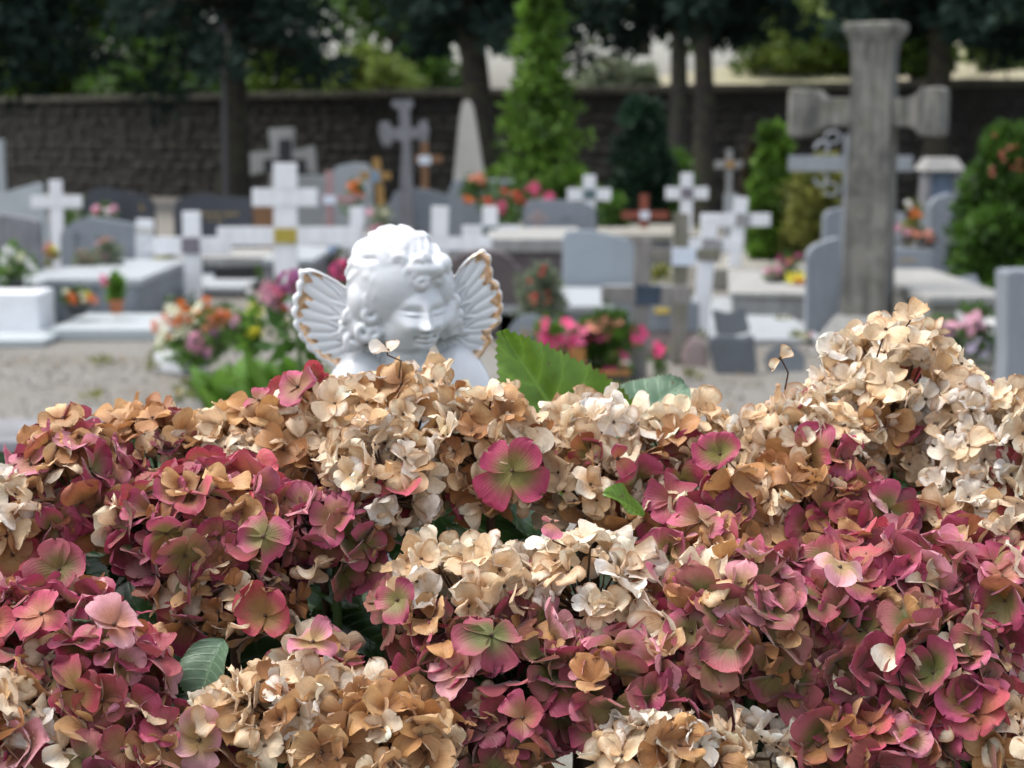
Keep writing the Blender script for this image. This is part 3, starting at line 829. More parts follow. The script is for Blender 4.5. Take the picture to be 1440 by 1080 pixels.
head('headstone', 'grey headstone seen edge on with a slanted rounded top', [(1136, 400), (1136, 362), (1139, 352), (1150, 344), (1170, 337), (1182, 334), (1184, 400)], 11.0, .13, 'granite')
head('headstone', 'grey headstone behind the large stone cross with a squared top', [(1158, 370), (1160, 302), (1168, 296), (1185, 292), (1200, 292), (1200, 370)], 13.4, .12, 'granite')
head('headstone', 'blue grey headstone with two gold lines beside the large cross', [(1236, 420), (1238, 356), (1246, 351), (1290, 350), (1313, 352), (1315, 420)], 11.6, .12, 'granite', inscr=[(1264, 1288, 366, 5, 'gold'), (1262, 1282, 381, 5, 'gold')])
head('headstone', 'narrow pale headstone with a pinkish spray behind the gold lined one', [(1248, 360), (1250, 302), (1256, 298), (1274, 300), (1276, 360)], 14.2, .1, 'granite_light')
head('headstone', 'tall grey headstone with a curved top and white glint by the bush', [(1308, 360), (1309, 290), (1316, 279), (1336, 272), (1352, 273), (1362, 279), (1376, 276), (1382, 290), (1384, 360)], 13.6, .13, 'granite')
head('stone_pillar', 'plain grey stone pillar at the picture edge above the dried flowers', [(1417, 500), (1417, 386), (1419, 382), (1462, 381), (1464, 500)], 7.4, .2, 'granite', cat='pillar')
# small lantern-like monument
def lantern():
    D = 17.5
    root = empty('lantern_monument', (P(1325, 300, D).x, D, 0), 'small grey shrine with blue grey glass and a pale hipped cap', 'monument')
    m = M(D)
    zt, zc, zb = P(0, 222, D).z, P(0, 241, D).z, P(0, 290, D).z
    hw = 20 * m
    link('pedestal', box_me(-hw * 1.25, hw * 1.25, -.02, .4, 0, zb, .01), MT['granite'], root)
    for sx in (-1, 1):
        link('corner_post', box_me(sx * hw - .03, sx * hw + .03, .02, .3, zb, zc, .005), MT['weathered'], root)
    link('glass_pane', box_me(-hw + .03, hw - .03, .05, .28, zb, zc, .002), MT['shrineglass'], root)
    link('cap', box_me(-hw * 1.5, hw * 1.5, -.06, .42, zc + .001, zt, .008, 2, .35), MT['weathered_light'], root)
lantern()
# large lichened stone cross, turned a little so that its side shows
def big_cross():
    D = 10.2
    b = P(1219, 470, D)
    m = M(D)
    root = empty('large_stone_cross', (b.x, D, 0), 'tall weathered stone cross with flared ends towering over the graves', 'cross', rz=R(-24))
    Z_ = lambda py: P(1219, py, D).z
    sw, dp = 29 * m, 26 * m       # half width and half depth of the shaft
    z0, zt = Z_(440), Z_(32)
    za, zb = Z_(178), Z_(138)
    def loft(rings, axis='z'):
        bm = bmesh.new()
        prev = None
        rs = []
        for (t, a, c) in rings:
            ch = min(a, c) * .07
            o = [(a - ch, -c), (a, -c + ch), (a, c - ch), (a - ch, c), (-a + ch, c), (-a, c - ch), (-a, -c + ch), (-a + ch, -c)]
            if axis == 'z': vs = [bm.verts.new((x + random.uniform(-.003, .003), y + random.uniform(-.003, .003), t)) for x, y in o]
            else: vs = [bm.verts.new((t, y + random.uniform(-.003, .003), x + (za + zb) / 2 + random.uniform(-.003, .003))) for x, y in o]
            rs.append(vs)
        for r0, r1 in zip(rs, rs[1:]):
            for i in range(8): bm.faces.new((r0[i], r0[(i + 1) % 8], r1[(i + 1) % 8], r1[i]))
        bm.faces.new(rs[0]); bm.faces.new(rs[-1])
        bmesh.ops.recalc_face_normals(bm, faces=bm.faces[:])
        bev(bm, .006, 2)
        return finish(bm, 'loft')
    link('shaft', loft([(z0 - .02, sw * 1.12, dp * 1.12), (z0 + .3, sw * 1.08, dp * 1.08), (za, sw, dp), (zb, sw * .97, dp * .97), (Z_(85), sw * .95, dp * .95), (Z_(60), sw * 1.02, dp), (Z_(44), sw * 1.32, dp * 1.25), (zt - .012, sw * 1.34, dp * 1.28), (zt, sw * 1.2, dp * 1.1)]), MT['old_cross'], root)
    hh = (zb - za) / 2
    for s in (-1, 1):
        x = [q * (1 if s < 0 else .86) for q in (sw * .9, 56 * m, 70 * m, 80 * m, 108 * m, 114 * m)]
        link('arm', loft([(s * x[0], hh, dp * .9), (s * x[1], hh, dp * .9), (s * x[2], hh * 1.12, dp * .98), (s * x[3], hh * 1.65, dp * 1.25), (s * x[4], hh * 1.75, dp * 1.3), (s * x[5], hh * 1.5, dp * 1.1)], 'x'), MT['old_cross'], root)
    link('socle', loft([(Z_(505), 62 * m, 58 * m), (Z_(475), 60 * m, 56 * m), (Z_(462), 52 * m, 48 * m), (z0 - .01, 38 * m, 36 * m)]), MT['weathered_light'], root)
    link('base', box_me(-74 * m, 74 * m, -66 * m, 66 * m, 0, Z_(505) - .001, .015), MT['concrete'], root)
big_cross()
def iron_cross():
    D = 12.6
    c = P(1196, 230, D)
    root = empty('iron_cross', (c.x, D, 0), 'ornate grey cast iron cross with scrolls behind the large stone cross', 'cross', rz=R(-3))
    m = M(D)
    link('post', box_me(-.05, .05, -.02, .02, 0, c.z + 40 * m, .006), MT['iron'], root)
    parts = []
    for s in (-1, 1):
        link('arm', box_me(min(s * .05, s * 86 * m), max(s * .05, s * 86 * m), -.016, .016, c.z - 11 * m, c.z + 11 * m, .006), MT['iron'], root)
        for v in (-1, 1):
            pts = []
            for i in range(26):
                a = i / 25 * 4.6; rr = (17 - i * .5) * m
                pts.append((s * (.05 + 28 * m + rr * math.cos(a) * .7), -.0, c.z + v * (20 * m + rr * math.sin(a) * .8)))
            sc_ = [tube_np(pts, 2.4 * m, 6)]
            pts = [(s * (.05 + (16 + 10 * math.cos(a)) * m), 0, c.z + v * (36 + 8 * math.sin(a)) * m) for a in np.linspace(0, 5.5, 16)]
            sc_.append(tube_np(pts, 1.8 * m, 6))
            link('scroll', tubes_me(sc_), MT['iron'], root)
iron_cross()

# ------------------------------------------------------------------ tombs and slabs
def slab(name, label, px0, px1, D0, D1, z0, z1, mat, cat='tomb', cap=None, yaw=0.0, group=None, r=.008):
    """box whose front edge spans px0..px1 at distance D0"""
    zf = z1
    py = lambda D: 540
    a, b = P(px0, 450, D0), P(px1, 450, D0)
    cx = (a.x + b.x) / 2; hw = (b.x - a.x) / 2
    root = empty(name, (cx, D0, z0), label, cat, group, yaw)
    h = z1 - z0
    ct = cap[0] if cap else 0
    link('body', box_me(-hw, hw, 0, D1 - D0, -.01, h - ct - (.001 if cap else 0), r), MT[mat], root)
    if cap:
        ov = cap[2]
        link('cover_slab', box_me(-hw - ov, hw + ov, -ov, D1 - D0 + ov, h - ct, h, .008), MT[cap[1]], root)
    return root
ZD = lambda py, D: P(720, py, D).z
slab('grave_step', 'low pale concrete step in front of the pots at the gravel edge', 64, 262, 10.75, 11.75, 0, .06, 'granite_pale', 'slab')
slab('grave_step', 'flat pale slab beside the white block at the gravel edge', -60, 60, 10.4, 11.3, 0, .035, 'granite_pale', 'slab')
slab('tomb', 'dark grey tomb with a pale cover slab behind the terracotta pot', 56, 196, 11.9, 13.7, 0, ZD(392, 11.9), 'granite', cap=(.05, 'granite_light', .03))
slab('tomb', 'grey tomb with pale cover below the dark weathered headstone', -40, 50, 11.6, 13, 0, ZD(398, 11.6), 'granite', cap=(.05, 'granite_light', .03))
slab('white_block', 'plain white block at the picture edge beside the step', -30, 55, 10.9, 11.3, .036, ZD(413, 10.9), 'white_stone', 'block')
slab('tomb', 'pale concrete tomb edge behind the mauve plated white cross', 200, 340, 13.6, 15.5, 0, ZD(404, 13.6), 'concrete', cap=(.04, 'granite_light', .03))
slab('tomb', 'dark tomb with a grey cover below the black gold lettered headstone', 250, 385, 14.9, 16.1, 0, ZD(362, 14.9), 'slate', cap=(.07, 'weathered_light', .04))
slab('tomb', 'grey block tomb under the tall white double cross', 372, 440, 13.4, 15.5, 0, ZD(365, 13.4), 'weathered', cap=(.05, 'granite_light', .02))
slab('tomb', 'pinkish granite tomb between the double cross and the angel', 440, 560, 15.0, 16.6, 0, ZD(335, 15.0), 'pink_granite', cap=(.06, 'weathered_light', .03))
slab('tomb', 'grey lilac stone slab tomb behind the brown rock', 690, 818, 13, 14.6, 0, ZD(336, 13), 'brown_rock', cap=(.1, 'weathered_light', .03))
slab('tomb', 'pale blue grey ledger tomb behind the pink begonias', 700, 900, 10.8, 12.1, 0, ZD(430, 10.8), 'granite_pale2', cap=(.05, 'granite_light', .03))
tb = slab('tomb', 'low pinkish brown tomb with blue grey cover behind the dark plated cross', 868, 978, 9.85, 11.0, 0, ZD(425, 9.85), 'pink_granite', cap=(.17, 'granite', .02))
yp = P(931, 437, 9.83) - tb.location
link('name_plate', box_me(-.043, .043, -.006, .002, -.018, .018, .002, 1), MT['yellow_label'], tb, (yp.x, -.022, yp.z))
slab('tomb', 'long pale concrete tomb with a low kerb behind the dark book stone', 1012, 1150, 10.6, 13.3, 0, ZD(476, 10.6), 'concrete_moss', cap=(.035, 'granite_light', .05))
slab('tomb_chest', 'raised concrete grave chest behind the low kerb tomb', 1030, 1150, 12.0, 14, 0, ZD(412, 12.0), 'concrete', cap=(.035, 'weathered_light', .03), yaw=R(-7))
slab('gravel_grave', 'sandy grave plot edged in stone below the thuja', 985, 1170, 14.3, 16.2, 0, .16, 'concrete_moss', 'grave')
slab('tomb', 'mossy pale tomb slab with pots beside the grey pillar', 1310, 1420, 9.6, 11.6, 0, ZD(412, 9.6) - .02, 'concrete_moss', cap=(.05, 'weathered_light', .03))
slab('kerb', 'white stone kerb lying before the orange and white flowers', 205, 262, 9.3, 9.5, 0, .09, 'white_stone', 'kerb', yaw=R(-35))
slab('kerb', 'white stone kerb at the foot of the long green leaves', 288, 352, 7.7, 7.9, 0, .09, 'white_stone', 'kerb', yaw=R(-32))
slab('tomb', 'dark tomb edge just showing above the dried flowers at the corner', -90, 24, 6.6, 7.2, 0, .09, 'weathered', r=.02)
slab('tomb', 'dim grey tomb row behind the sandy plot', 850, 985, 16.0, 17.8, 0, .35, 'weathered', cap=(.06, 'concrete_moss', .03))
slab('tomb', 'grey tomb in front of the curved headstone near the green bush', 1240, 1345, 12.4, 13.4, 0, ZD(395, 12.4), 'granite', cap=(.05, 'weathered_light', .03))
# small stones
def piece(name, label, pts, D, th, mat, cat, rx=0.0, r=.006):
    W = [P(x, y, D) for x, y in pts]
    cx = sum(p.x for p in W) / len(W); z0 = min(p.z for p in W)
    root = empty(name, (cx, D, z0), label, cat)
    o = link('slab', prism_me([(p.x - cx, p.z - z0) for p in reversed(W)], 0, th, r), MT[mat], root)
    o.rotation_euler = (rx, 0, 0)
    return root
b1 = piece('book_plaque', 'dark slate plaque shaped like an open book on the tomb kerb', [(1009, 470), (1003, 434), (1025, 440), (1048, 430), (1055, 466), (1030, 472)], 10.4, .05, 'slate', 'plaque', R(-12))
b2 = piece('slate_stone', 'upright split slate stone standing in front of the kerb', [(1010, 540), (996, 478), (1012, 472), (1046, 476), (1060, 470), (1066, 520), (1052, 540)], 9.2, .09, 'slate', 'stone', r=.012)
b3 = piece('round_plaque', 'dark round stone plaque low beside the large cross base', [(1092, 532), (1080, 518), (1078, 500), (1088, 488), (1106, 484), (1124, 488), (1134, 502), (1132, 520), (1118, 532)], 9.3, .05, 'slate', 'plaque', R(-15))
b4 = piece('photo_plaque', 'grey memorial plaque with a curved edge and small picture near the bush', [(1340, 420), (1346, 396), (1352, 388), (1376, 384), (1384, 414)], 11.0, .04, 'granite', 'plaque', R(-20))
b5 = piece('stone_pot', 'squat brown and grey stone urn beside the split slate', [(964, 528), (960, 505), (966, 480), (990, 478), (996, 504), (992, 528)], 9.5, .12, 'pink_granite', 'urn', r=.02)
piece('dark_bench', 'low dark stone block in the shade behind the mauve plated cross', [(300, 398), (302, 376), (360, 374), (364, 398)], 14.4, .3, 'black', 'block')

# ------------------------------------------------------------------ planter with pink begonias
def planter():
    D = 8.7
    c = P(850, 552, D)
    root = empty('planter', (c.x, D, 0), 'orange brown wooden planter box with one upright corner post', 'planter')
    m = M(D)
    X_ = lambda px: P(px, 535, D).x - c.x
    zb, z1 = 0.06, P(0, 522, D).z
    link('plank', box_me(X_(812), X_(886), -.012, .012, zb, z1, .003), MT['wood_planter'], root)
    link('plank', box_me(X_(812), X_(886), .28, .304, zb, z1, .003), MT['wood_planter'], root)
    link('plank', box_me(X_(886) - .024, X_(886), .0125, .2795, zb, z1 - .004, .003), MT['wood_planter'], root)
    link('plank', box_me(X_(812), X_(812) + .024, .0125, .2795, zb, z1 - .004, .003), MT['wood_planter'], root)
    link('corner_post', box_me(X_(800), X_(822), -.05, -.013, 0, P(0, 488, D).z, .003), MT['wood_planter'], root)
    link('liner', box_me(X_(815), X_(884), .014, .277, 0.0, z1 - .03, .003), MT['soil'], root)
    link('black_base', box_me(X_(822), X_(897), -.01, .3, -.0, zb - .001, .003), MT['dark_pot'], root)
planter()
plant('begonia', 'pink and salmon begonias with dark glossy leaves filling the planter', 'flowers', 850, 438, 520, 8.86, 110, 'mid',
      [('five', 'hotpink', [(875, 497), (858, 525), (898, 470), (828, 480)], 20), ('five', 'salmon', [(850, 452), (840, 462), (856, 470), (890, 480), (868, 455), (832, 458)], 15), ('five', 'pink', [(846, 474), (822, 466)], 16)],
      leafsize=.035, dens=34, nleaf=34, depth=.4)
plant('impatiens', 'clump of bright pink impatiens spilling beside the planter post', 'flowers', 778, 440, 530, 8.75, 56, 'fresh',
      [('five', 'hotpink', [(768, 455), (797, 455), (768, 478), (784, 480), (806, 478), (780, 492), (790, 512), (800, 490), (792, 508), (775, 500)], 19), ('five', 'pink', [(762, 474), (806, 462), (812, 480), (797, 476)], 16)],
      leafsize=.03, dens=22, nleaf=30)
plant('impatiens', 'two pink impatiens blooms between the weathered crosses', 'flowers', 926, 470, 545, 8.7, 24, 'mid', [('five', 'hotpink', [(926, 488), (927, 494)], 15)], leafsize=.025, dens=8, nleaf=14)
plant('potted_plant', 'leafy pot plant with small red flowers before the broad blue grey headstone', 'plant', 760, 372, 450, 10.4, 66, 'grey_green', [('five', 'red', 8, 9), ('five', 'salmon', [(752, 425), (765, 430), (745, 418), (772, 424)], 10)], leafsize=.035, dens=26, nleaf=34)
plant('plant', 'small yellow green plant on the grave between grey crosses', 'plant', 930, 372, 395, 12, 34, 'yellowgreen', [('daisy', 'cream', 3, 9)], leafsize=.03, dens=9, nleaf=20)
plant('flowers', 'orange flowers in a green wreath above the grey pedestal', 'flowers', 672, 246, 285, 17.2, 60, 'mid', [('ball', 'salmon', [(664, 252), (674, 250), (680, 256)], 13), ('ball', 'orange', [(655, 280), (662, 284)], 12)], leafsize=.04, dens=14, nleaf=24)
plant('flowers', 'trailing red and pink geraniums spilling across the grey pedestal', 'flowers', 718, 262, 320, 16.9, 110, 'mid', [('ball', 'pink', [(752, 263), (755, 272), (773, 277), (768, 283), (705, 290), (703, 300), (742, 268)], 14), ('ball', 'red', [(684, 284), (690, 292), (732, 282), (738, 290), (708, 270), (726, 275)], 14)], leafsize=.045, dens=26, nleaf=24)
plant('flowers', 'orange flowers beside the golden crucifix', 'flowers', 500, 254, 300, 17.6, 34, 'mid', [('ball', 'orange', [(494, 262), (503, 258), (498, 270)], 13), ('ball', 'salmon', [(508, 276), (497, 280)], 11)], leafsize=.04, dens=9, nleaf=20)
plant('flowers', 'pale pink and cream bunch behind the angel\'s head', 'flowers', 535, 290, 345, 15, 50, 'grey_green', [('ball', 'palepink', [(522, 325), (532, 322), (520, 300)], 14), ('ball', 'cream', [(540, 300), (545, 330)], 11)], leafsize=.035, dens=12, nleaf=20)
plant('flowers', 'pink and white bouquet in front of the wavy black headstone', 'flowers', 146, 287, 320, 18, 40, 'mid', [('ball', 'palepink', [(136, 295), (160, 295)], 13), ('ball', 'white', [(150, 298), (153, 303)], 12), ('ball', 'pink', [(133, 300)], 10)], leafsize=.04, dens=10, nleaf=20)
plant('flower_pot', 'orange, cream and yellow chrysanthemums in a dark bowl on the step', 'flowers', 110, 408, 443, 11.3, 52, 'mid', [('ball', 'orange', [(98, 417), (104, 424), (128, 420)], 13), ('ball', 'cream', [(114, 414), (120, 422), (92, 412)], 12), ('ball', 'salmon', [(108, 418), (132, 424)], 11), ('ball', 'yellow', [(123, 414)], 10)], pot=('bowl', 'dark_pot', 36, 18), leafsize=.022, dens=16, nleaf=26)
plant('terracotta_pot', 'upright green plant with one pink bloom in a terracotta pot', 'potted plant', 164, 386, 441, 11.35, 22, 'fresh', [('ball', 'pink', [(145, 392), (147, 398)], 11)], pot=('pot', 'terracotta', 22, 20), leafsize=.03, dens=12, nleaf=26)
plant('potted_plant', 'round variegated plant in a dark bowl before the peaked headstone', 'plant', 151, 334, 384, 13.2, 46, 'grey_green', [('ball', 'salmon', 5, 8), ('ball', 'palepink', 5, 8)], pot=('bowl', 'dark_pot', 26, 10), leafsize=.022, dens=26, nleaf=30)
plant('dried_flowers', 'faded brownish flower bunch beside the round variegated plant', 'flowers', 116, 352, 384, 13.1, 44, 'grey_green', [('ball', 'dry', 8, 11), ('ball', 'palepink', 2, 8)], leafsize=.025, dens=14, nleaf=18)
plant('flowers', 'peach and yellow bunch at the foot of the plain white cross', 'flowers', 72, 340, 385, 13, 26, 'yellowgreen', [('ball', 'salmon', [(66, 352), (72, 360), (68, 345)], 11), ('ball', 'yellow', [(75, 350)], 9)], leafsize=.025, dens=9, nleaf=20)
plant('flowers', 'white flowers with yellow green leaves before the dark weathered headstone', 'flowers', 18, 350, 412, 11.4, 70, 'fresh', [('ball', 'white', [(18, 355), (38, 370), (44, 378), (5, 368), (10, 352)], 14), ('ball', 'cream', [(28, 362), (12, 380)], 12)], pot=('bowl', 'dark_pot', 34, 18), leafsize=.035, dens=18, nleaf=24)
plant('flowers', 'orange and pink bunch standing on the tomb beside the large cross', 'flowers', 1284, 282, 330, 13.4, 30, 'yellowgreen', [('ball', 'orange', [(1284, 298), (1290, 304), (1280, 306)], 12), ('ball', 'white', [(1276, 286), (1280, 292)], 10)], leafsize=.03, dens=9, nleaf=18)
plant('flowers', 'salmon flowers below the orange bunch on the tomb', 'flowers', 1290, 320, 352, 12.9, 60, 'brownish', [('ball', 'salmon', [(1282, 328), (1292, 332), (1306, 330), (1310, 338)], 13), ('ball', 'palepink', [(1276, 326), (1262, 320), (1256, 326)], 12)], leafsize=.03, dens=10, nleaf=18)
plant('flowers', 'red and pink bunch behind the yellow bowl at the thuja\'s foot', 'flowers', 1112, 352, 404, 13.2, 44, 'mid', [('ball', 'magenta', [(1098, 364), (1104, 372), (1122, 362)], 11), ('ball', 'salmon', [(1112, 368)], 10)], leafsize=.03, dens=14, nleaf=20)
plant('flower_pot', 'pale pink and brown flowers in a green pot at the thuja\'s foot', 'flowers', 1090, 372, 408, 12.9, 40, 'mid', [('ball', 'palepink', [(1080, 382), (1092, 380), (1098, 386)], 13), ('ball', 'dry', [(1086, 388), (1100, 378)], 12)], pot=('pot', 'dark_pot', 26, 16), leafsize=.025, dens=10, nleaf=20)
plant('flower_pot', 'yellow and orange pansies in a low bowl on the grave kerb', 'flowers', 1124, 382, 408, 12.7, 36, 'mid', [('five', 'orange', [(1118, 392), (1130, 394), (1124, 398)], 13), ('five', 'yellow', [(1124, 388), (1134, 388), (1112, 390)], 12)], pot=('bowl', 'terracotta', 30, 9), leafsize=.02, dens=9, nleaf=18)
plant('flowers', 'pink and white chrysanthemums with lilac sprays on the mossy tomb', 'flowers', 1372, 432, 500, 9.3, 100, 'mid', [('daisy', 'palepink', [(1360, 450), (1372, 444), (1380, 456), (1346, 458), (1366, 464), (1336, 456)], 16), ('daisy', 'white', [(1392, 452), (1400, 460), (1350, 446), (1396, 468)], 15), ('daisy', 'lilac', [(1375, 480), (1390, 486), (1408, 492), (1366, 490), (1385, 500)], 14)], leafsize=.03, dens=26, nleaf=26)
plant('flowers', 'mauve and green small plant in front of the gold lined headstone', 'flowers', 1320, 450, 500, 9.4, 56, 'fresh', [('five', 'mauve', [(1308, 462), (1318, 456), (1330, 466), (1340, 472)], 12)], leafsize=.03, dens=16, nleaf=26)
plant('flower_pot', 'purple heather in a grey pot beside the memorial plaque', 'flowers', 1326, 392, 424, 11.2, 32, 'mid', [('ball', 'purple', 9, 10)], pot=('pot', 'grey_pot', 28, 16), leafsize=.018, dens=12, nleaf=18)
plant('flowers', 'two cream and pink flowers lying on the pale tomb ledge', 'flowers', 1134, 466, 480, 10.5, 18, 'grey_green', [('ball', 'cream', [(1130, 473)], 13), ('ball', 'palepink', [(1139, 472)], 9)], leafsize=.015, dens=8, nleaf=8)
plant('flowers', 'green and blue grey posy on the pinkish tomb near the angel', 'flowers', 478, 345, 382, 14.6, 50, 'grey_green', [('ball', 'blue', [(466, 352), (474, 346)], 12), ('ball', 'white', [(490, 356), (484, 362)], 10)], leafsize=.03, dens=10, nleaf=20)
plant('plant', 'dark green plant in the shade under the black headstone', 'plant', 385, 360, 395, 14.2, 50, 'mid', [('ball', 'white', 2, 8)], leafsize=.03, dens=12, nleaf=20)
plant('plant', 'olive green tuft between the two white crosses on the pale tomb', 'plant', 236, 355, 400, 14.4, 40, 'yellowgreen', [], leafsize=.035, dens=14, nleaf=24)

# the mixed bed beside the angel
plant('flower_bed', 'orange and cream chrysanthemums crowded at the gravel edge', 'flowers', 272, 418, 500, 9.3, 110, 'mid',
      [('daisy', 'cream', [(242, 436), (276, 434), (228, 462), (258, 464), (280, 450), (226, 476), (254, 438), (250, 470)], 20),
       ('ball', 'orange', [(254, 427), (261, 437), (289, 424), (291, 434), (231, 448), (238, 456), (252, 448), (264, 452), (221, 462), (248, 456), (240, 474), (279, 440), (218, 455)], 14)], leafsize=.03, dens=30, nleaf=26)
plant('flower_bed', 'salmon and cream flowers mingled with pink ones beside the orange clump', 'flowers', 312, 428, 495, 9.1, 70, 'mid',
      [('ball', 'salmon', [(296, 448), (302, 458), (315, 445), (308, 440), (322, 450), (290, 462), (316, 456)], 13), ('ball', 'cream', [(310, 466), (328, 460)], 14), ('ball', 'orange', [(306, 446), (320, 442)], 12), ('ball', 'mauve', [(300, 470)], 12)], leafsize=.03, dens=18, nleaf=24)
plant('pink_flowers', 'pale pink stock flowers low in front of the orange clump', 'flowers', 278, 462, 515, 8.6, 50, 'mid', [('ball', 'palepink', [(272, 474), (280, 470), (286, 480), (268, 486), (276, 492), (284, 488), (294, 494)], 15), ('ball', 'mauve', [(270, 480), (292, 500)], 12)], leafsize=.03, dens=12, nleaf=20)
plant('pink_flowers', 'mauve pink flowers between the two yellow dahlias', 'flowers', 342, 444, 480, 8.4, 50, 'mid', [('ball', 'palepink', [(334, 450), (342, 456), (336, 462)], 13), ('ball', 'mauve', [(346, 462), (330, 456), (352, 456)], 12)], leafsize=.03, dens=12, nleaf=20)
plant('yellow_dahlia', 'two round yellow dahlias above the long green leaves', 'flowers', 356, 432, 500, 8.0, 34, 'fresh', [('ball', 'yellow', [(356, 439)], 26), ('ball', 'yellow', [(360, 469)], 24)], leafsize=.03, dens=12, nleaf=20)
plant('pink_lily', 'pale pink lily spray with a few red blooms beside the angel wing', 'flowers', 382, 400, 470, 7.8, 56, 'fresh', [('lily', 'palepink', [(368, 406), (376, 414), (384, 424), (378, 430), (372, 418)], 20), ('lily', 'pink', [(384, 410), (388, 418)], 16), ('ball', 'red', [(395, 430), (402, 434)], 11), ('ball', 'white', [(345, 402), (352, 412)], 13)], leafsize=.03, dens=14, nleaf=20)
def long_leaves(label, px, py_top, py_bot, D, wpx, n, mat, name='leafy_plant'):
    root = empty(name, (P(px, py_bot, D).x, D, 0), label, 'plant')
    m = M(D); zt = P(px, py_top, D).z
    for i in range(n):
        a = random.uniform(0, 2 * math.pi); L = zt * random.uniform(.65, 1.05); wl = L * random.uniform(.11, .17)
        ca, sa = math.cos(a), math.sin(a)
        bx, by = random.uniform(-.6, .6) * wpx * m / 2, random.uniform(-.1, .15)
        V = []; rows = 9
        sp_ = random.uniform(.25, .8)
        for j in range(rows):
            t = j / (rows - 1)
            r_ = L * sp_ * t ** 1.3 * .9; z = L * (t - .45 * sp_ * t * t)
            ww = wl * math.sin(math.pi * min(1, .12 + .88 * t)) ** .8 + .001
            for s in (-1, 0, 1):
                V.append((bx + ca * r_ - sa * s * ww, by + sa * r_ + ca * s * ww, z + abs(s) * ww * .35))
        Q_ = [(j * 3 + k, j * 3 + k + 1, j * 3 + k + 4, j * 3 + k + 3) for j in range(rows - 1) for k in (0, 1)]
        link('leaf', mesh_np('leaf', V, Q_, {'tint': np.full(len(V), random.random())}), mat, root)
    return root
long_leaves('broad arching green leaves growing in the bed before the yellow dahlias', 340, 490, 552, 7.5, 150, 70, LF['fresh'])
long_leaves('tall green leaves rising directly behind the angel wing', 410, 462, 560, 6.6, 120, 60, LF['fresh'])
def far_hydrangea(label, px, py, D, rpx, cols, n=150):
    c = P(px, py, D); m = M(D)
    root = empty('hydrangea', (c.x, D, 0), label, 'hydrangea')
    link('stem', tubes_me([tube_np([(0, 0, 0), (.03, .02, c.z * .5), (0, 0, c.z)], .006, 6)]), LF_STEM, root)
    parts = []
    for i in range(n):
        d = np.random.default_rng(i + int(px)).normal(size=3); d /= np.linalg.norm(d)
        parts.append(d)
    sets = []
    R_ = rpx * m
    me_parts = []
    for i, d in enumerate(parts):
        o = blossom(root, 'ball', cols[i % len(cols)], (d[0] * R_ * 1.15, d[1] * R_, c.z + d[2] * R_ * .8), R_ * .42, 'floret')
        o.rotation_euler = Vector(d).to_track_quat('Z', 'Y').to_euler()
    for a in range(5):
        pass
    fo = leaf_cloud([(0, .02, c.z - .12), (.05, 0, c.z * .6), (-.05, 0, c.z * .4)], [.05, .12, .12], 26, .035)
    link('foliage', foliage_me([fo]), LF['fresh'], root)
far_hydrangea('blurred magenta hydrangea head beside the angel wing tip', 412, 396, 3.6, 17, ['magenta', 'magenta', 'mauve'], 60)
far_hydrangea('small magenta hydrangea head peeping out beside the angel\'s hair', 484, 380, 3.7, 15, ['magenta', 'pink'], 60)

# ------------------------------------------------------------------ porcelain cherub
def porcelain():
    m, n, b = new_mat('white glazed porcelain')
    v = coord(n)
    base = mixc(n, ramp(n, noise(n, v, 22, 6, .7), [(.45, 0.), (.7, .5)]), (.70, .72, .735), (.58, .60, .62))
    # a little dirt settled in the grooves between the curls
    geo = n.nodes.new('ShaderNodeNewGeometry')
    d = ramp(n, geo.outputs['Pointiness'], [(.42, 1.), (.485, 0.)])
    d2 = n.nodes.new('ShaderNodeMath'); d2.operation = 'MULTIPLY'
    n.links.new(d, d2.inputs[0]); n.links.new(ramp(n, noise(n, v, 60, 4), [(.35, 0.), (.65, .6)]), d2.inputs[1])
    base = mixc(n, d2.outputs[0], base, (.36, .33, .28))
    n.links.new(base, b.inputs['Base Color'])
    b.inputs['Roughness'].default_value = .22
    b.inputs['Coat Weight'].default_value = .4
    b.inputs['Coat Roughness'].default_value = .1
    b.inputs['Subsurface Weight'].default_value = .08
    b.inputs['Subsurface Scale'].default_value = .004
    return m, n, b, base
PORC = porcelain()[0]
def wing_mat():
    m, n, b, base = porcelain()
    m.name = 'porcelain with worn gilding'
    at = ND(n, 'ShaderNodeAttribute', attribute_name='gold')
    v = coord(n)
    sb = n.nodes.new('ShaderNodeMath'); sb.operation = 'ADD'
    n.links.new(at.outputs['Fac'], sb.inputs[0])
    n.links.new(ramp(n, noise(n, v, 130, 4, .7), [(.34, -.0), (.66, .38)]), sb.inputs[1])
    f = ramp(n, sb.outputs[0], [(.62, 0.), (.72, 1.)])
    gold = mixc(n, ramp(n, noise(n, v, 240, 3), [(.4, 0.), (.6, 1.)]), (.60, .34, .15), (.78, .56, .38))
    n.links.new(mixc(n, f, base, gold), b.inputs['Base Color'])
    mm = n.nodes.new('ShaderNodeMath'); mm.operation = 'MULTIPLY'; mm.inputs[1].default_value = .5
    n.links.new(f, mm.inputs[0]); n.links.new(mm.outputs[0], b.inputs['Metallic'])
    b.inputs['Roughness'].default_value = .27
    return m
AD = 1.36
AM = AD / F * 1.01
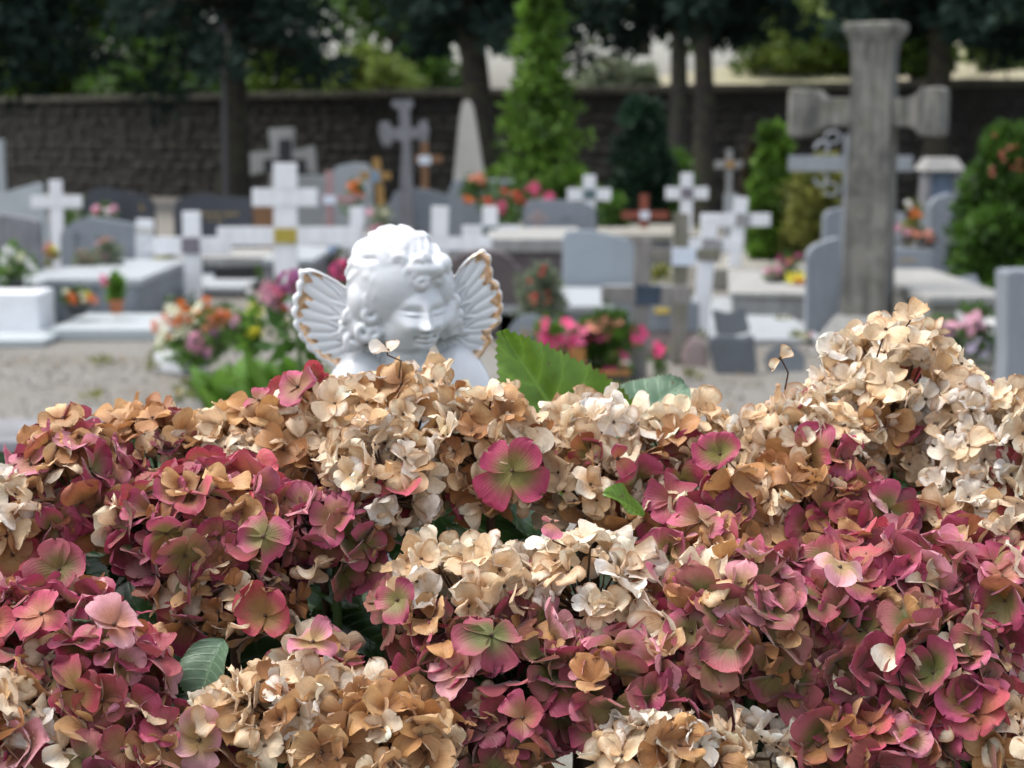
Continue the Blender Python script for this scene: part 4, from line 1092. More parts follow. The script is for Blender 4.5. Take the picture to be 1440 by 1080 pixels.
def angel():
    A0 = P(575, 700, AD)           # where it stands, hidden by the flowers
    root = empty('cherub_figurine', A0, 'white porcelain cherub bust with gilded wing edges looking over the dried flowers', 'angel figurine')
    def L(px, py, dz=0.0):         # photo pixel -> local point, dz in px towards the camera
        return (P(px, py, AD - dz * AM) - A0)
    up = L(575, 400) - L(575, 500); up.normalize()
    # --- head, hair, neck and draped shoulders as one body
    bm = bmesh.new()
    def ell(px, py, dz, a, b_, c, rot=(0, 0, 0)):
        mat = Matrix.Translation(L(px, py, dz)) @ Euler(rot).to_matrix().to_4x4() @ Matrix.Diagonal((a * AM, c * AM, b_ * AM, 1))
        bmesh.ops.create_icosphere(bm, subdivisions=4, radius=1, matrix=mat)
    hair = [(560, 397, -8, 72, 76, 72)]
    ell(*hair[0])
    ell(548, 430, -14, 62, 55, 60)
    ell(583, 436, 12, 47, 55, 52)            # face
    ell(571, 458, 14, 40, 36, 40)            # full cheeks
    ell(594, 470, 26, 24, 20, 26)            # chin
    ell(572, 505, -12, 34, 46, 34)           # neck
    ell(590, 590, -16, 98, 92, 62)           # chest
    ell(655, 560, -6, 42, 78, 42, (0, R(-14), 0))
    ell(500, 565, -6, 46, 74, 44, (0, R(12), 0))
    ell(590, 690, -16, 105, 90, 66)
    # curls: little coiled tubes round the face and locks over the crown
    r2 = random.Random(5)
    def add_tube(pts, rad):
        V, Q_ = tube_np([tuple(p) for p in pts], rad, 10)
        vs = [bm.verts.new(v) for v in V]
        for q in Q_: bm.faces.new([vs[i] for i in q])
        bm.faces.new(vs[:10]); bm.faces.new(vs[-10:])
    def curl(px, py, dz, rad, turns=1.3, th=5, a0=0.0, sq=1.0):
        pts, rr = [], []
        for i in range(22):
            t = i / 21; a = a0 + t * turns * 2 * math.pi
            k_ = rad * (1 - .75 * t)
            pts.append(L(px + k_ * math.cos(a), py + k_ * math.sin(a) * sq, dz - 4 + 5 * t)); rr.append(th * 1.15 * AM * (1 - .3 * t))
        add_tube(pts, rr)
    for e_ in [(512, 420, 8, 24, 38, 40), (508, 455, 2, 22, 30, 34), (530, 388, 30, 26, 22, 26), (590, 378, 42, 34, 15, 22), (625, 400, 14, 14, 30, 26), (632, 440, 4, 13, 30, 26), (620, 372, 26, 16, 16, 20)]:
        ell(*e_)
    for c in [(548, 398, 58, 12, 1.1, 7, 1.0), (570, 396, 62, 10, 1.0, 6.5, 3.0), (592, 397, 64, 9, 1.1, 6, 5.0), (534, 412, 50, 12, 1.1, 7, 4.0), (556, 385, 58, 13, 1.2, 5.5, 2.0), (580, 384, 64, 12, 1.1, 5.5, 1.0), (602, 381, 58, 12, 1.3, 5, 3.5), (590, 370, 62, 14, 1.2, 6, 5.0), (563, 368, 60, 15, 1.1, 6, .5), (616, 392, 44, 11, 1.2, 5, 2.5), (622, 372, 40, 12, 1.0, 5, 4),
              (538, 397, 52, 13, 1.3, 6, 3.0), (528, 418, 46, 14, 1.2, 6.5, 1.5), (520, 442, 42, 14, 1.3, 6.5, 4.0), (507, 424, 30, 14, 1.1, 6.5, .5), (498, 446, 24, 13, 1.2, 6, 2.5), (512, 466, 34, 14, 1.2, 6.5, 5.5), (528, 470, 38, 11, 1.2, 5.5, 1.0), (505, 402, 22, 15, 1.1, 6, 3.5), (530, 378, 46, 16, 1.0, 6, 5.0),
              (632, 405, 26, 10, 1.2, 5, 1.0), (636, 425, 22, 11, 1.2, 5.5, 3.0), (637, 446, 18, 12, 1.3, 5.5, 5.0), (632, 465, 14, 11, 1.2, 5.5, 2.0), (644, 458, 8, 11, 1.2, 5, .5), (500, 480, 20, 14, 1.2, 6, 2), (485, 466, 12, 12, 1.2, 6, 4)]:
        curl(c[0], c[1], c[2] + (3 if c[0] < 545 else -5), *c[3:])
    for i in range(26):                       # soft locks over the crown
        a = -math.pi * (0.02 + .96 * i / 25)
        pts, rr = [], []
        a2 = a + r2.uniform(-.08, .08)
        for j in range(14):
            t = j / 13
            e = .25 + t * 1.15
            x = 558 + 70 * math.sin(e) * math.cos(a2 + .25 * math.sin(t * 5 + i)) * 1.02
            y = 392 + 74 * math.sin(e) * math.sin(a2 + .2 * math.sin(t * 5 + i)) * 1.0
            z = -8 + 70 * math.cos(e) * .98 - 4
            pts.append(L(x, y - 4 * (1 - t), z)); rr.append((4.5 + 2.5 * math.sin(t * 3)) * AM)
        add_tube(pts, rr)
    me = bpy.data.meshes.new('bust'); bm.to_mesh(me); bm.free()
    body = link('bust', me, None, root)
    md = body.modifiers.new('r', 'REMESH'); md.mode = 'VOXEL'; md.voxel_size = .0010; md.use_smooth_shade = True
    sm = body.modifiers.new('s', 'SMOOTH'); sm.factor = .5; sm.iterations = 16
    dg = bpy.context.evaluated_depsgraph_get()
    nm = bpy.data.meshes.new_from_object(body.evaluated_get(dg))
    body.modifiers.clear(); body.data = nm
    nm.name = 'bust'
    # face: relief pushed out towards where the child looks
    yaw = R(17)
    fc = np.array(L(590, 439, 20))
    u = np.array([math.cos(yaw), math.sin(yaw), 0]); f_ = np.array([math.sin(yaw), -math.cos(yaw), -.2]); f_ /= np.linalg.norm(f_)
    v_ = np.cross(u, -f_); v_ /= np.linalg.norm(v_)
    if v_[2] < 0: v_ = -v_
    co = np.zeros(len(nm.vertices) * 3, np.float32); nm.vertices.foreach_get('co', co); co = co.reshape(-1, 3).astype(float)
    no = np.zeros(len(nm.vertices) * 3, np.float32); nm.vertex_normals.foreach_get('vector', no) if hasattr(nm, 'vertex_normals') else None
    no = no.reshape(-1, 3)
    rel = (co - fc) / AM
    U, Vv, W_ = rel @ u, rel @ v_, rel @ f_
    facing = np.clip((no @ f_ - .05) * 2.2, 0, 1) * (W_ > 2)
    def gs(x, y, su, sv, amp): return amp * np.exp(-((U - x) / su) ** 2 / 2 - ((Vv - y) / sv) ** 2 / 2)
    d = gs(0, 4, 4.2, 9, 8) + gs(0, -7, 5.5, 5, 12) + gs(-6.5, -9, 3, 3, 4.5) + gs(6.5, -9, 3, 3, 4.5)
    for s in (-1, 1):
        d += gs(s * 19, 9, 10, 6, -6.5) + gs(s * 19, 8, 7.5, 3.6, 5.5) + gs(s * 19, 12.2, 9, 1.2, -2.2) + gs(s * 19, 5.0, 8, 1.0, -1.6) + gs(s * 17, 20, 12, 5, .8)
        d += gs(s * 23, -10, 11, 10, 7)
        d += gs(s * 12.5, -25, 2.4, 2.4, -3)
        d += gs(s * 3.0, -12.6, 1.3, 1.0, -3)
    d += gs(0, -17, 2, 3, -1.5) + gs(-4, -22.2, 4.5, 2.1, 4.4) + gs(4, -22.2, 4.5, 2.1, 4.4) + gs(0, -25.4, 9, 1.15, -4.8) + gs(0, -28.8, 6.5, 2.4, 5) + gs(0, -33.5, 8, 2.2, -2.6) + gs(0, -41, 9, 6, 6)
    co += (facing * d * 1.3 * AM)[:, None] * f_
    nm.vertices.foreach_set('co', co.astype(np.float32).ravel())
    nm.update()
    nm.materials.clear(); nm.materials.append(PORC)
    # --- wings
    WM = wing_mat()
    def wing(outline, rootpt, side, goldmin):
        pts = np.array(outline, float); rp = np.array(rootpt, float)
        # resample the outer edge finely
        seg = np.linalg.norm(np.diff(pts, axis=0), axis=1); cum = np.concatenate([[0], np.cumsum(seg)])
        n_ = 150; s = np.linspace(0, cum[-1], n_)
        ex = np.interp(s, cum, pts[:, 0]); ey = np.interp(s, cum, pts[:, 1])
        ks = np.exp(-np.linspace(-2, 2, 9) ** 2); ks /= ks.sum()
        exs = np.convolve(np.pad(ex, 4, 'edge'), ks, 'valid'); eys = np.convolve(np.pad(ey, 4, 'edge'), ks, 'valid')
        nr = 46
        V, gold = [], []
        nf = 17.0
        sn = s / cum[-1]
        for j in range(nr + 1):
            t = j / nr
            sc = 1.0 + .03 * np.abs(np.sin(np.pi * nf * sn)) * (t > .8) * (t - .8) * 5 * (sn > .25)
            x = rp[0] + (exs - rp[0]) * t * sc; y = rp[1] + (eys - rp[1]) * t * sc
            feather = np.abs(np.sin(np.pi * nf * sn * (1 + .0 * t)))
            z = -14 + 10 * math.sin(t * 2.2) + 1.3 * (feather ** .6 - .5) * min(1, t * 1.6) * (1 if t < .93 else .3) 
            # rows of small coverts towards the root
            z = z + 1.1 * np.sin(t * 26 + 3 * np.sin(np.pi * nf * sn)) * (t < .62) * (t > .15)
            if t > .9: z = z + 7 * math.sin((t - .9) / .1 * math.pi / 2 + .0) * (.8)
            if t > .97: z = z - 6 * (t - .97) / .03
            for k_ in range(n_): V.append(L(x[k_], y[k_], z[k_]))
            tip = .835 + .05 * np.sin(sn * 61 + 2 * np.sin(sn * 23)) + .03 * np.sin(sn * 137)
            g_ = np.clip((t - tip) * 9, 0, 1) * (1 if t < goldmin[1] else 0) * np.clip(np.sin(sn * math.pi) * 3, 0.2, 1)
            gold.append(g_ * .95 * (np.clip((sn - .14) * 12, 0, 1) if side < 0 else np.clip((sn - .17) * 10, 0.0, 1)))
        V = np.array([tuple(p) for p in V]); gold = np.concatenate(gold)
        nV = len(V)
        gi = np.arange(nV).reshape(nr + 1, n_)
        Qf = np.stack([gi[:-1, :-1], gi[1:, :-1], gi[1:, 1:], gi[:-1, 1:]], -1).reshape(-1, 4)
        B = V.copy(); B[:, 1] += 9 * AM
        Qb = (Qf + nV)[:, ::-1]
        rim = gi[-1]; Qr = np.stack([rim[:-1], rim[:-1] + nV, rim[1:] + nV, rim[1:]], -1)
        l0, l1 = gi[:, 0], gi[:, -1]
        Qa = np.stack([l0[:-1], l0[:-1] + nV, l0[1:] + nV, l0[1:]], -1); Qc = np.stack([l1[1:], l1[1:] + nV, l1[:-1] + nV, l1[:-1]], -1)
        me_ = mesh_np('wing', np.concatenate([V, B]), np.concatenate([Qf, Qb, Qr, Qa, Qc]), {'gold': np.concatenate([gold, gold * 0])})
        bmm = bmesh.new(); bmm.from_mesh(me_); bmesh.ops.recalc_face_normals(bmm, faces=bmm.faces[:]); bmm.to_mesh(me_); bmm.free()
        return link('wing', me_, WM, root)
    wing([(500, 408), (482, 402), (470, 393), (455, 385), (442, 379), (432, 377), (424, 380), (421, 390), (420, 405), (415, 418), (413, 432), (413, 445), (416, 458), (421, 470), (428, 480), (436, 492), (447, 502), (460, 510), (480, 520), (510, 545), (540, 560)], (545, 470), -1, (0.8, .955))
    wing([(610, 400), (640, 387), (648, 374), (657, 364), (668, 356), (678, 353), (686, 357), (689, 368), (690, 380), (692, 392), (699, 400), (704, 410), (703, 418), (706, 428), (704, 440), (703, 452), (696, 462), (687, 464), (692, 476), (688, 487), (681, 492), (676, 503), (660, 525), (640, 545)], (605, 470), 1, (0.8, .995))
    # plinth it stands on
    hh = A0.z
    pr = empty('grave_stele', (A0.x, AD, 0), 'plain grey granite stele under the porcelain cherub, hidden by the hydrangea', 'stele')
    link('slab', box_me(-.09, .09, -.07, .07, 0, hh - .045, .006), MT['granite'], pr)
    link('base', box_me(-.15, .15, -.12, .12, -.01, .06, .006), MT['granite'], pr)
angel()

# ------------------------------------------------------------------ hydrangea in the foreground
def petal_material():
    m, n, b = new_mat('hydrangea sepal')
    at = ND(n, 'ShaderNodeAttribute', attribute_name='col')
    uv = ND(n, 'ShaderNodeAttribute', attribute_name='uvr')     # (s across, t along, random)
    sep = n.nodes.new('ShaderNodeSeparateXYZ'); n.links.new(uv.outputs['Vector'], sep.inputs[0])
    v = coord(n)
    mot = noise(n, v, 190, 6, .7)
    base = mixc(n, ramp(n, mot, [(.35, 0.), (.65, 1.)]), at.outputs['Color'], at.outputs['Color'])
    dk = n.nodes.new('ShaderNodeMix'); dk.data_type = 'RGBA'; dk.blend_type = 'MULTIPLY'
    n.links.new(at.outputs['Color'], dk.inputs[6])
    n.links.new(ramp(n, mot, [(.32, (.88, .82, .76)), (.6, (1.08, 1.08, 1.08))]), dk.inputs[7]); dk.inputs[0].default_value = 1
    # fan of veins
    def mth(op, a, b_=None):
        x = n.nodes.new('ShaderNodeMath'); x.operation = op
        for i, q in enumerate((a, b_)):
            if q is None: continue
            if hasattr(q, 'is_output'): n.links.new(q, x.inputs[i])
            else: x.inputs[i].default_value = q
        return x.outputs[0]
    ph = mth('ADD', mth('MULTIPLY', sep.outputs[0], 15.0), mth('MULTIPLY', mth('ABSOLUTE', sep.outputs[0]), mth('MULTIPLY', sep.outputs[1], -7.0)))
    vein = mth('POWER', mth('ABSOLUTE', mth('SINE', ph)), .5)
    mid = mth('MINIMUM', mth('MULTIPLY', mth('ABSOLUTE', sep.outputs[0]), 14.0), 1.0)
    vv = mth('MINIMUM', vein, mid)
    c2 = mixc(n, mth('MULTIPLY', mth('SUBTRACT', 1.0, vv), .09), dk.outputs[2], (.30, .14, .06))
    n.links.new(c2, b.inputs['Base Color'])
    b.inputs['Roughness'].default_value = .5
    b.inputs['Specular IOR Level'].default_value = .45
    b.inputs['Sheen Weight'].default_value = .35
    b.inputs['Sheen Roughness'].default_value = .4
    bh = mth('ADD', mth('MULTIPLY', vv, .6), mot)
    bump(n, b, bh, .0005, .45)
    tr = n.nodes.new('ShaderNodeBsdfTranslucent')
    n.links.new(c2, tr.inputs[0])
    mx = n.nodes.new('ShaderNodeMixShader'); mx.inputs[0].default_value = .27
    n.links.new(b.outputs[0], mx.inputs[1]); n.links.new(tr.outputs[0], mx.inputs[2])
    n.links.new(mx.outputs[0], n.nodes['Material Output'].inputs['Surface'])
    return m
PETAL = petal_material()

# floret kinds: base colours (edge list, centre list), size, curl
KIND = {
    #      edges (tips)                                                centre                                  len    bend            cup   fold  crumple
    'C': ([(.90, .78, .58), (.88, .73, .51), (.91, .83, .68), (.72, .49, .26)], [(.70, .48, .27), (.80, .64, .44)], .0155, (-1.0, 1.8), .55, .35, .16),
    'W': ([(.90, .85, .77), (.87, .79, .67), (.88, .85, .79)], [(.74, .60, .42), (.80, .69, .54)], .0150, (-1.1, 1.9), .55, .4, .20),
    'T': ([(.60, .34, .13), (.50, .25, .09), (.70, .47, .24), (.38, .16, .06)], [(.40, .19, .07), (.32, .15, .06)], .0165, (-.8, 1.8), .5, .3, .14),
    'P': ([(.43, .055, .12), (.38, .05, .115), (.56, .12, .22), (.32, .035, .085), (.50, .09, .19), (.36, .09, .08)], [(.28, .13, .06), (.32, .09, .08), (.20, .17, .05)], .0180, (-.7, 1.5), .45, .35, .10),
    'G': ([(.38, .09, .11), (.31, .13, .09), (.42, .07, .14)], [(.12, .13, .03), (.18, .14, .045)], .0190, (-.5, 1.2), .4, .3, .08),
    'R': ([(.52, .065, .10), (.56, .10, .13), (.48, .07, .16)], [(.42, .15, .08), (.36, .20, .07)], .0175, (-.5, 1.4), .45, .3, .09),
    'L': ([(.70, .27, .36), (.62, .19, .28), (.78, .40, .44)], [(.44, .19, .12), (.40, .26, .11)], .0170, (-.6, 1.5), .45, .35, .10),
    'S': ([(.40, .04, .11), (.36, .035, .10)], [(.17, .15, .03)], .0185, (-.1, .7), .3, .25, .09),
    'K': ([(.24, .04, .08), (.30, .05, .11), (.22, .07, .04)], [(.14, .07, .03), (.16, .05, .05)], .0175, (-.6, 1.4), .4, .3, .10),
}
def florets_np(kinds, n_each, sizes, seed):
    """arrays of sepal grids for a list of florets; returns list of (V, col, uvr) in floret space (z = outward)"""
    g = np.random.default_rng(seed)
    rows, cols = 8, 7
    tau = np.linspace(0, 1, rows); t = 1 - (1 - tau) ** 1.5
    s = np.linspace(-1, 1, cols)
    prof = (np.clip(t, 0, 1) ** .62) * np.sqrt(np.clip(1 - t ** 3.2, 0, 1)); prof = prof / prof.max()
    prof[-1] = .16; prof[0] = .05
    out = []
    for kd, npet, sz in zip(kinds, n_each, sizes):
        edges, cents, L0, (b0, b1), cup, fold, cr = KIND[kd]
        L = L0 * sz
        Vs, Cs, Us = [], [], []
        a0 = g.uniform(0, 6.28)
        ec = np.array(edges[g.integers(len(edges))]); cc = np.array(cents[g.integers(len(cents))])
        wilt = g.uniform(.6, 1.3)
        overall = g.uniform(.1, .8) if kd in 'CWT' else g.uniform(.0, .7)
        for p in range(npet):
            a = a0 + p * 2 * math.pi / npet + g.uniform(-.16, .16) * (2 if kd in 'CWT' else 1.4)
            Lp = L * g.uniform(.82, 1.15); Wp = Lp * g.uniform(.46, .60) * (.9 if kd in 'CWT' else 1.05)
            bend = g.uniform(b0, b1) * wilt
            el0 = overall + g.uniform(-.2, .25)
            th = el0 + (-bend) * t
            dr = np.concatenate([[0], np.cumsum(np.cos((th[1:] + th[:-1]) / 2) * np.diff(t))]) * Lp
            dz = np.concatenate([[0], np.cumsum(np.sin((th[1:] + th[:-1]) / 2) * np.diff(t))]) * Lp
            pr_ = (np.clip(t, 0, 1) ** g.uniform(.48, .85)) * np.sqrt(np.clip(1 - t ** g.uniform(2.0, 4.6), 0, 1)); pr_ = pr_ / pr_.max() * (1 + .07 * np.sin(t * g.uniform(5, 12) + g.uniform(0, 6)))
            pr_[-1] = .13; pr_[0] = .05
            lat = s[None] * pr_[:, None] * Wp * (1 + .12 * np.sign(s[None]) * g.uniform(-1, 1))
            cp = g.uniform(-.3, 1) * cup; fd = g.uniform(-.2, 1) * fold
            zn = (cp * (s[None] ** 2) * prof[:, None] + fd * np.abs(s[None]) * prof[:, None]) * Wp
            zn = zn + cr * Wp * (np.sin(s[None] * g.uniform(2, 4.5) + t[:, None] * g.uniform(2, 6) + g.uniform(0, 6)) + .6 * np.sin(s[None] * 6 + t[:, None] * 9 + g.uniform(0, 6))) * (t[:, None] ** .7)
            zn = zn + (g.normal(0, cr * .16, (rows, cols)) * Wp)
            # notched, wavy outer edge
            r_ = dr[:, None] + (np.cos(s[None] * g.uniform(2.5, 5) + g.uniform(0, 6)) * .05 * t[:, None] ** 3) * Lp
            x = r_ - np.sin(th)[:, None] * zn
            z = dz[:, None] + np.cos(th)[:, None] * zn
            y = lat * (1 + .0 * z)
            tw = g.uniform(-.5, .5) * (1.4 if kd in 'CWT' else 1.0) * t[:, None]
            y2 = y * np.cos(tw) - (zn) * np.sin(tw) * .5
            z = z + y * np.sin(tw)
            y = y2
            z = z + p * .0004
            X = x * math.cos(a) - y * math.sin(a); Y_ = x * math.sin(a) + y * math.cos(a)
            Vs.append(np.stack([X, Y_, z], -1).reshape(-1, 3))
            e2 = np.array(edges[g.integers(len(edges))]); e = ec * .6 + e2 * .4
            e = e * g.uniform(.78, 1.12)
            m_ = np.clip((t[:, None] + .25 * s[None] ** 2 - (.35 if kd in 'CWT' else .42)) / .42 + g.uniform(-.2, .2), 0, 1)[..., None]
            col = cc * (1 - m_) + e * m_
            if kd in 'CW' and g.random() < .35:      # browned rim
                rim = np.clip((np.maximum(np.abs(s[None]), t[:, None] ** 2) - .78) * 5, 0, 1)[..., None]
                col = col * (1 - rim * .8) + np.array([.40, .19, .07]) * rim * .8
            if kd == 'P' and g.random() < .12:
                col = col * .4 + np.array([.45, .22, .06]) * .6
            Cs.append(np.clip(col, 0.01, .9).reshape(-1, 3))
            rr = g.random()
            Us.append(np.stack(np.broadcast_arrays(s[None], t[:, None], rr), -1).reshape(-1, 3))
        out.append((np.concatenate(Vs), np.concatenate(Cs), np.concatenate(Us)))
    return out
_r, _c = 8, 7
GRID = np.array([(j * _c + i, j * _c + i + 1, (j + 1) * _c + i + 1, (j + 1) * _c + i) for j in range(_r - 1) for i in range(_c - 1)])
def sepal_faces(n): return np.concatenate([GRID + k * _r * _c for k in range(n)])

STALK_DRY = plain('dry brown stalks', (.09, .05, .03), .8, .4, 60)
# flower heads: photo px, py, half width px, half height px, distance, mixture at the top, mixture below
HEADS = [
    (570, 622, 125, 112, 1.06, 'CWCCTC', 'CCCTWC'),
    (535, 680, 80, 90, 1.00, 'WWCC', 'WCCC'),
    (690, 640, 80, 95, 1.03, 'CCTC', 'CCTC'),
    (1258, 572, 116, 130, 1.08, 'WCCWC', 'CCCWT'),
    (1365, 618, 95, 88, 1.07, 'WCCW', 'CCWC'),
    (1395, 640, 95, 110, 1.04, 'WWCC', 'WCWC'),
    (1150, 640, 95, 100, 1.05, 'CCWC', 'CCTT'),
    (370, 655, 112, 100, 1.06, 'CCTCC', 'PTPRP'),
    (440, 590, 55, 60, 1.09, 'CCPR', 'PCC'),
    (215, 655, 90, 85, 1.07, 'TTCP', 'PPKP'),
    (105, 702, 100, 112, 1.03, 'PTPT', 'PPPGL'),
    (10, 735, 62, 72, 1.0, 'CWC', 'CCT'),
    (300, 750, 150, 105, 1.0, 'PPTPR', 'PPGPK'),
    (470, 755, 75, 72, .99, 'PPKPL', 'PPK'),
    (325, 850, 95, 58, .97, 'TTCT', 'CTTC'),
    (840, 625, 75, 68, 1.06, 'WWCC', 'CCTC'),
    (820, 690, 75, 60, 1.04, 'CCCT', 'CCTC'),
    (960, 640, 75, 75, 1.07, 'CCCTC', 'CCCT'),
    (1035, 650, 60, 65, 1.06, 'CWCC', 'CCT'),
    (940, 720, 80, 60, 1.03, 'PCP', 'PPKP'),
    (1110, 715, 110, 65, 1.01, 'TTCT', 'TTKP'),
    (1215, 735, 80, 60, 1.0, 'PPKP', 'KPK'),
    (1370, 725, 95, 70, 1.01, 'CWCC', 'CCT'),
    (655, 845, 128, 88, .95, 'CCWCC', 'CTPCC'),
    (830, 840, 130, 92, .95, 'WCWCC', 'CCTP'),
    (720, 950, 160, 90, .92, 'PGPKG', 'PGPPL'),
    (980, 800, 70, 65, .97, 'CCTPT', 'CTCP'),
    (1060, 880, 150, 120, .92, 'PGLGP', 'GPGPG'),
    (1230, 830, 145, 95, .94, 'PLPRP', 'PGPPG'),
    (1385, 840, 115, 105, .95, 'PLPPC', 'PPRP'),
    (1290, 940, 160, 90, .90, 'PGPPL', 'PPKPG'),
    (70, 900, 120, 90, .93, 'RPRPL', 'RPPGR'),
    (150, 965, 88, 100, .90, 'PTRPG', 'PPPLK'),
    (10, 1020, 90, 70, .88, 'CCWT', 'CCTC'),
    (120, 1060, 110, 50, .87, 'CPCP', 'PPK'),
    (240, 1050, 80, 55, .88, 'PLPP', 'PPK'),
    (420, 1010, 150, 85, .89, 'CWCCT', 'CTTC'),
    (540, 1050, 110, 85, .87, 'TTCT', 'TTC'),
    (445, 935, 52, 40, .94, 'LPPC', 'TTP'),
    (690, 1050, 90, 60, .89, 'PGKP', 'KPGK'),
    (900, 970, 130, 80, .90, 'PLGP', 'PPGL'),
    (930, 1065, 105, 62, .86, 'CWCWT', 'CTC'),
    (1050, 1060, 65, 45, .87, 'CWWC', 'CC'),
    (1240, 1050, 110, 62, .87, 'RPLP', 'PPR'),
    (1345, 1010, 90, 60, .88, 'RRPP', 'PRP'),
    (1430, 1050, 60, 55, .87, 'WCCT', 'CTC'),
    (1180, 980, 90, 70, .90, 'PKPG', 'KPKG'),
]
def leaf_np(L, W, seed, fold=.25, curl=.5, n=30, serr=.05, pw=.82):
    g = np.random.default_rng(seed)
    cols = 13
    t = np.linspace(0, 1, n * 2 + 1); s = np.linspace(-1, 1, cols)
    prof = np.sin(np.pi * t ** pw) ** (.72 if pw > .7 else .95); prof[0] = .02; prof[-1] = .01
    tooth = np.where(np.arange(len(t)) % 2 == 1, serr * g.uniform(.5, 1.3, len(t)), 0) * (t > .12) * (t < .985)
    hw = W * (prof + tooth)
    lat = s[None] * hw[:, None]
    fwd = t[:, None] * L + np.abs(s[None]) ** 2 * hw[:, None] * .28 + (np.abs(s[None]) > .99) * tooth[:, None] * W * .8
    th = -curl * t
    dr = np.concatenate([[0], np.cumsum(np.cos(th[1:]) * np.diff(t))]); dz = np.concatenate([[0], np.cumsum(np.sin(th[1:]) * np.diff(t))])
    k_ = fwd / L
    x = np.interp(k_.ravel(), t, dr).reshape(k_.shape) * L
    z = np.interp(k_.ravel(), t, dz).reshape(k_.shape) * L
    side = np.abs(s[None])
    veins = np.abs(np.sin((t[:, None] * 8.5 - side * 1.1) * np.pi)) ** .6
    z = z + fold * side * hw[:, None] + .035 * W * veins * np.sin(np.pi * side ** .7) + .05 * W * np.sin(t[:, None] * 7 + g.uniform(0, 6)) * side
    z = z + .12 * W * np.sin(t[:, None] * 11 + g.uniform(0, 6) + 2 * s[None]) * side ** 2
    V = np.stack([x, lat, z], -1).reshape(-1, 3)
    gi = np.arange(len(t) * cols).reshape(len(t), cols)
    Q_ = np.stack([gi[:-1, :-1], gi[:-1, 1:], gi[1:, 1:], gi[1:, :-1]], -1).reshape(-1, 4)
    uvr = np.stack(np.broadcast_arrays(s[None], t[:, None], .5), -1).reshape(-1, 3)
    return V, Q_, uvr
def leaf_mat(name, c1, c2, rough=.35):
    m, n, b = new_mat(name)
    uv = ND(n, 'ShaderNodeAttribute', attribute_name='uvr')
    sep = n.nodes.new('ShaderNodeSeparateXYZ'); n.links.new(uv.outputs['Vector'], sep.inputs[0])
    def mth(op, a, b_=None):
        x = n.nodes.new('ShaderNodeMath'); x.operation = op
        for i, q in enumerate((a, b_)):
            if q is None: continue
            if hasattr(q, 'is_output'): n.links.new(q, x.inputs[i])
            else: x.inputs[i].default_value = q
        return x.outputs[0]
    side = mth('ABSOLUTE', sep.outputs[0])
    ph = mth('MULTIPLY', mth('SUBTRACT', mth('MULTIPLY', sep.outputs[1], 8.5), mth('MULTIPLY', side, 1.1)), math.pi)
    vein = mth('POWER', mth('ABSOLUTE', mth('SINE', ph)), .35)
    mid = mth('MINIMUM', mth('MULTIPLY', side, 16.0), 1.0)
    vv = mth('MINIMUM', vein, mid)
    v = coord(n)
    base = mixc(n, ramp(n, noise(n, v, 45, 7, .65), [(.35, 0.), (.65, 1.)]), c1, c2)
    base = mixc(n, mth('MULTIPLY', mth('SUBTRACT', 1.0, vv), .5), base, tuple(min(.6, q * 1.9 + .03) for q in c2))
    # reddish brown worn rim and a few spots
    rim = ramp(n, side, [(.955, 0.), (1.0, .55)])
    base = mixc(n, rim, base, (.16, .09, .03))
    sp = ramp(n, noise(n, v, 75, 3, .5), [(.70, 0.), (.74, .8)])
    base = mixc(n, sp, base, (.12, .07, .03))
    n.links.new(base, b.inputs['Base Color'])
    b.inputs['Roughness'].default_value = rough
    bump(n, b, mth('ADD', vv, noise(n, v, 160, 4)), .0008, .6)
    tr = n.nodes.new('ShaderNodeBsdfTranslucent'); n.links.new(base, tr.inputs[0])
    mx = n.nodes.new('ShaderNodeMixShader'); mx.inputs[0].default_value = .35
    n.links.new(b.outputs[0], mx.inputs[1]); n.links.new(tr.outputs[0], mx.inputs[2])
    n.links.new(mx.outputs[0], n.nodes['Material Output'].inputs['Surface'])
    return m
LEAFM = leaf_mat('hydrangea leaf', (.075, .155, .015), (.12, .235, .022))
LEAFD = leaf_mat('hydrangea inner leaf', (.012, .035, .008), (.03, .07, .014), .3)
LEAFB = leaf_mat('hydrangea grey green leaf', (.10, .19, .11), (.16, .25, .16), .4)

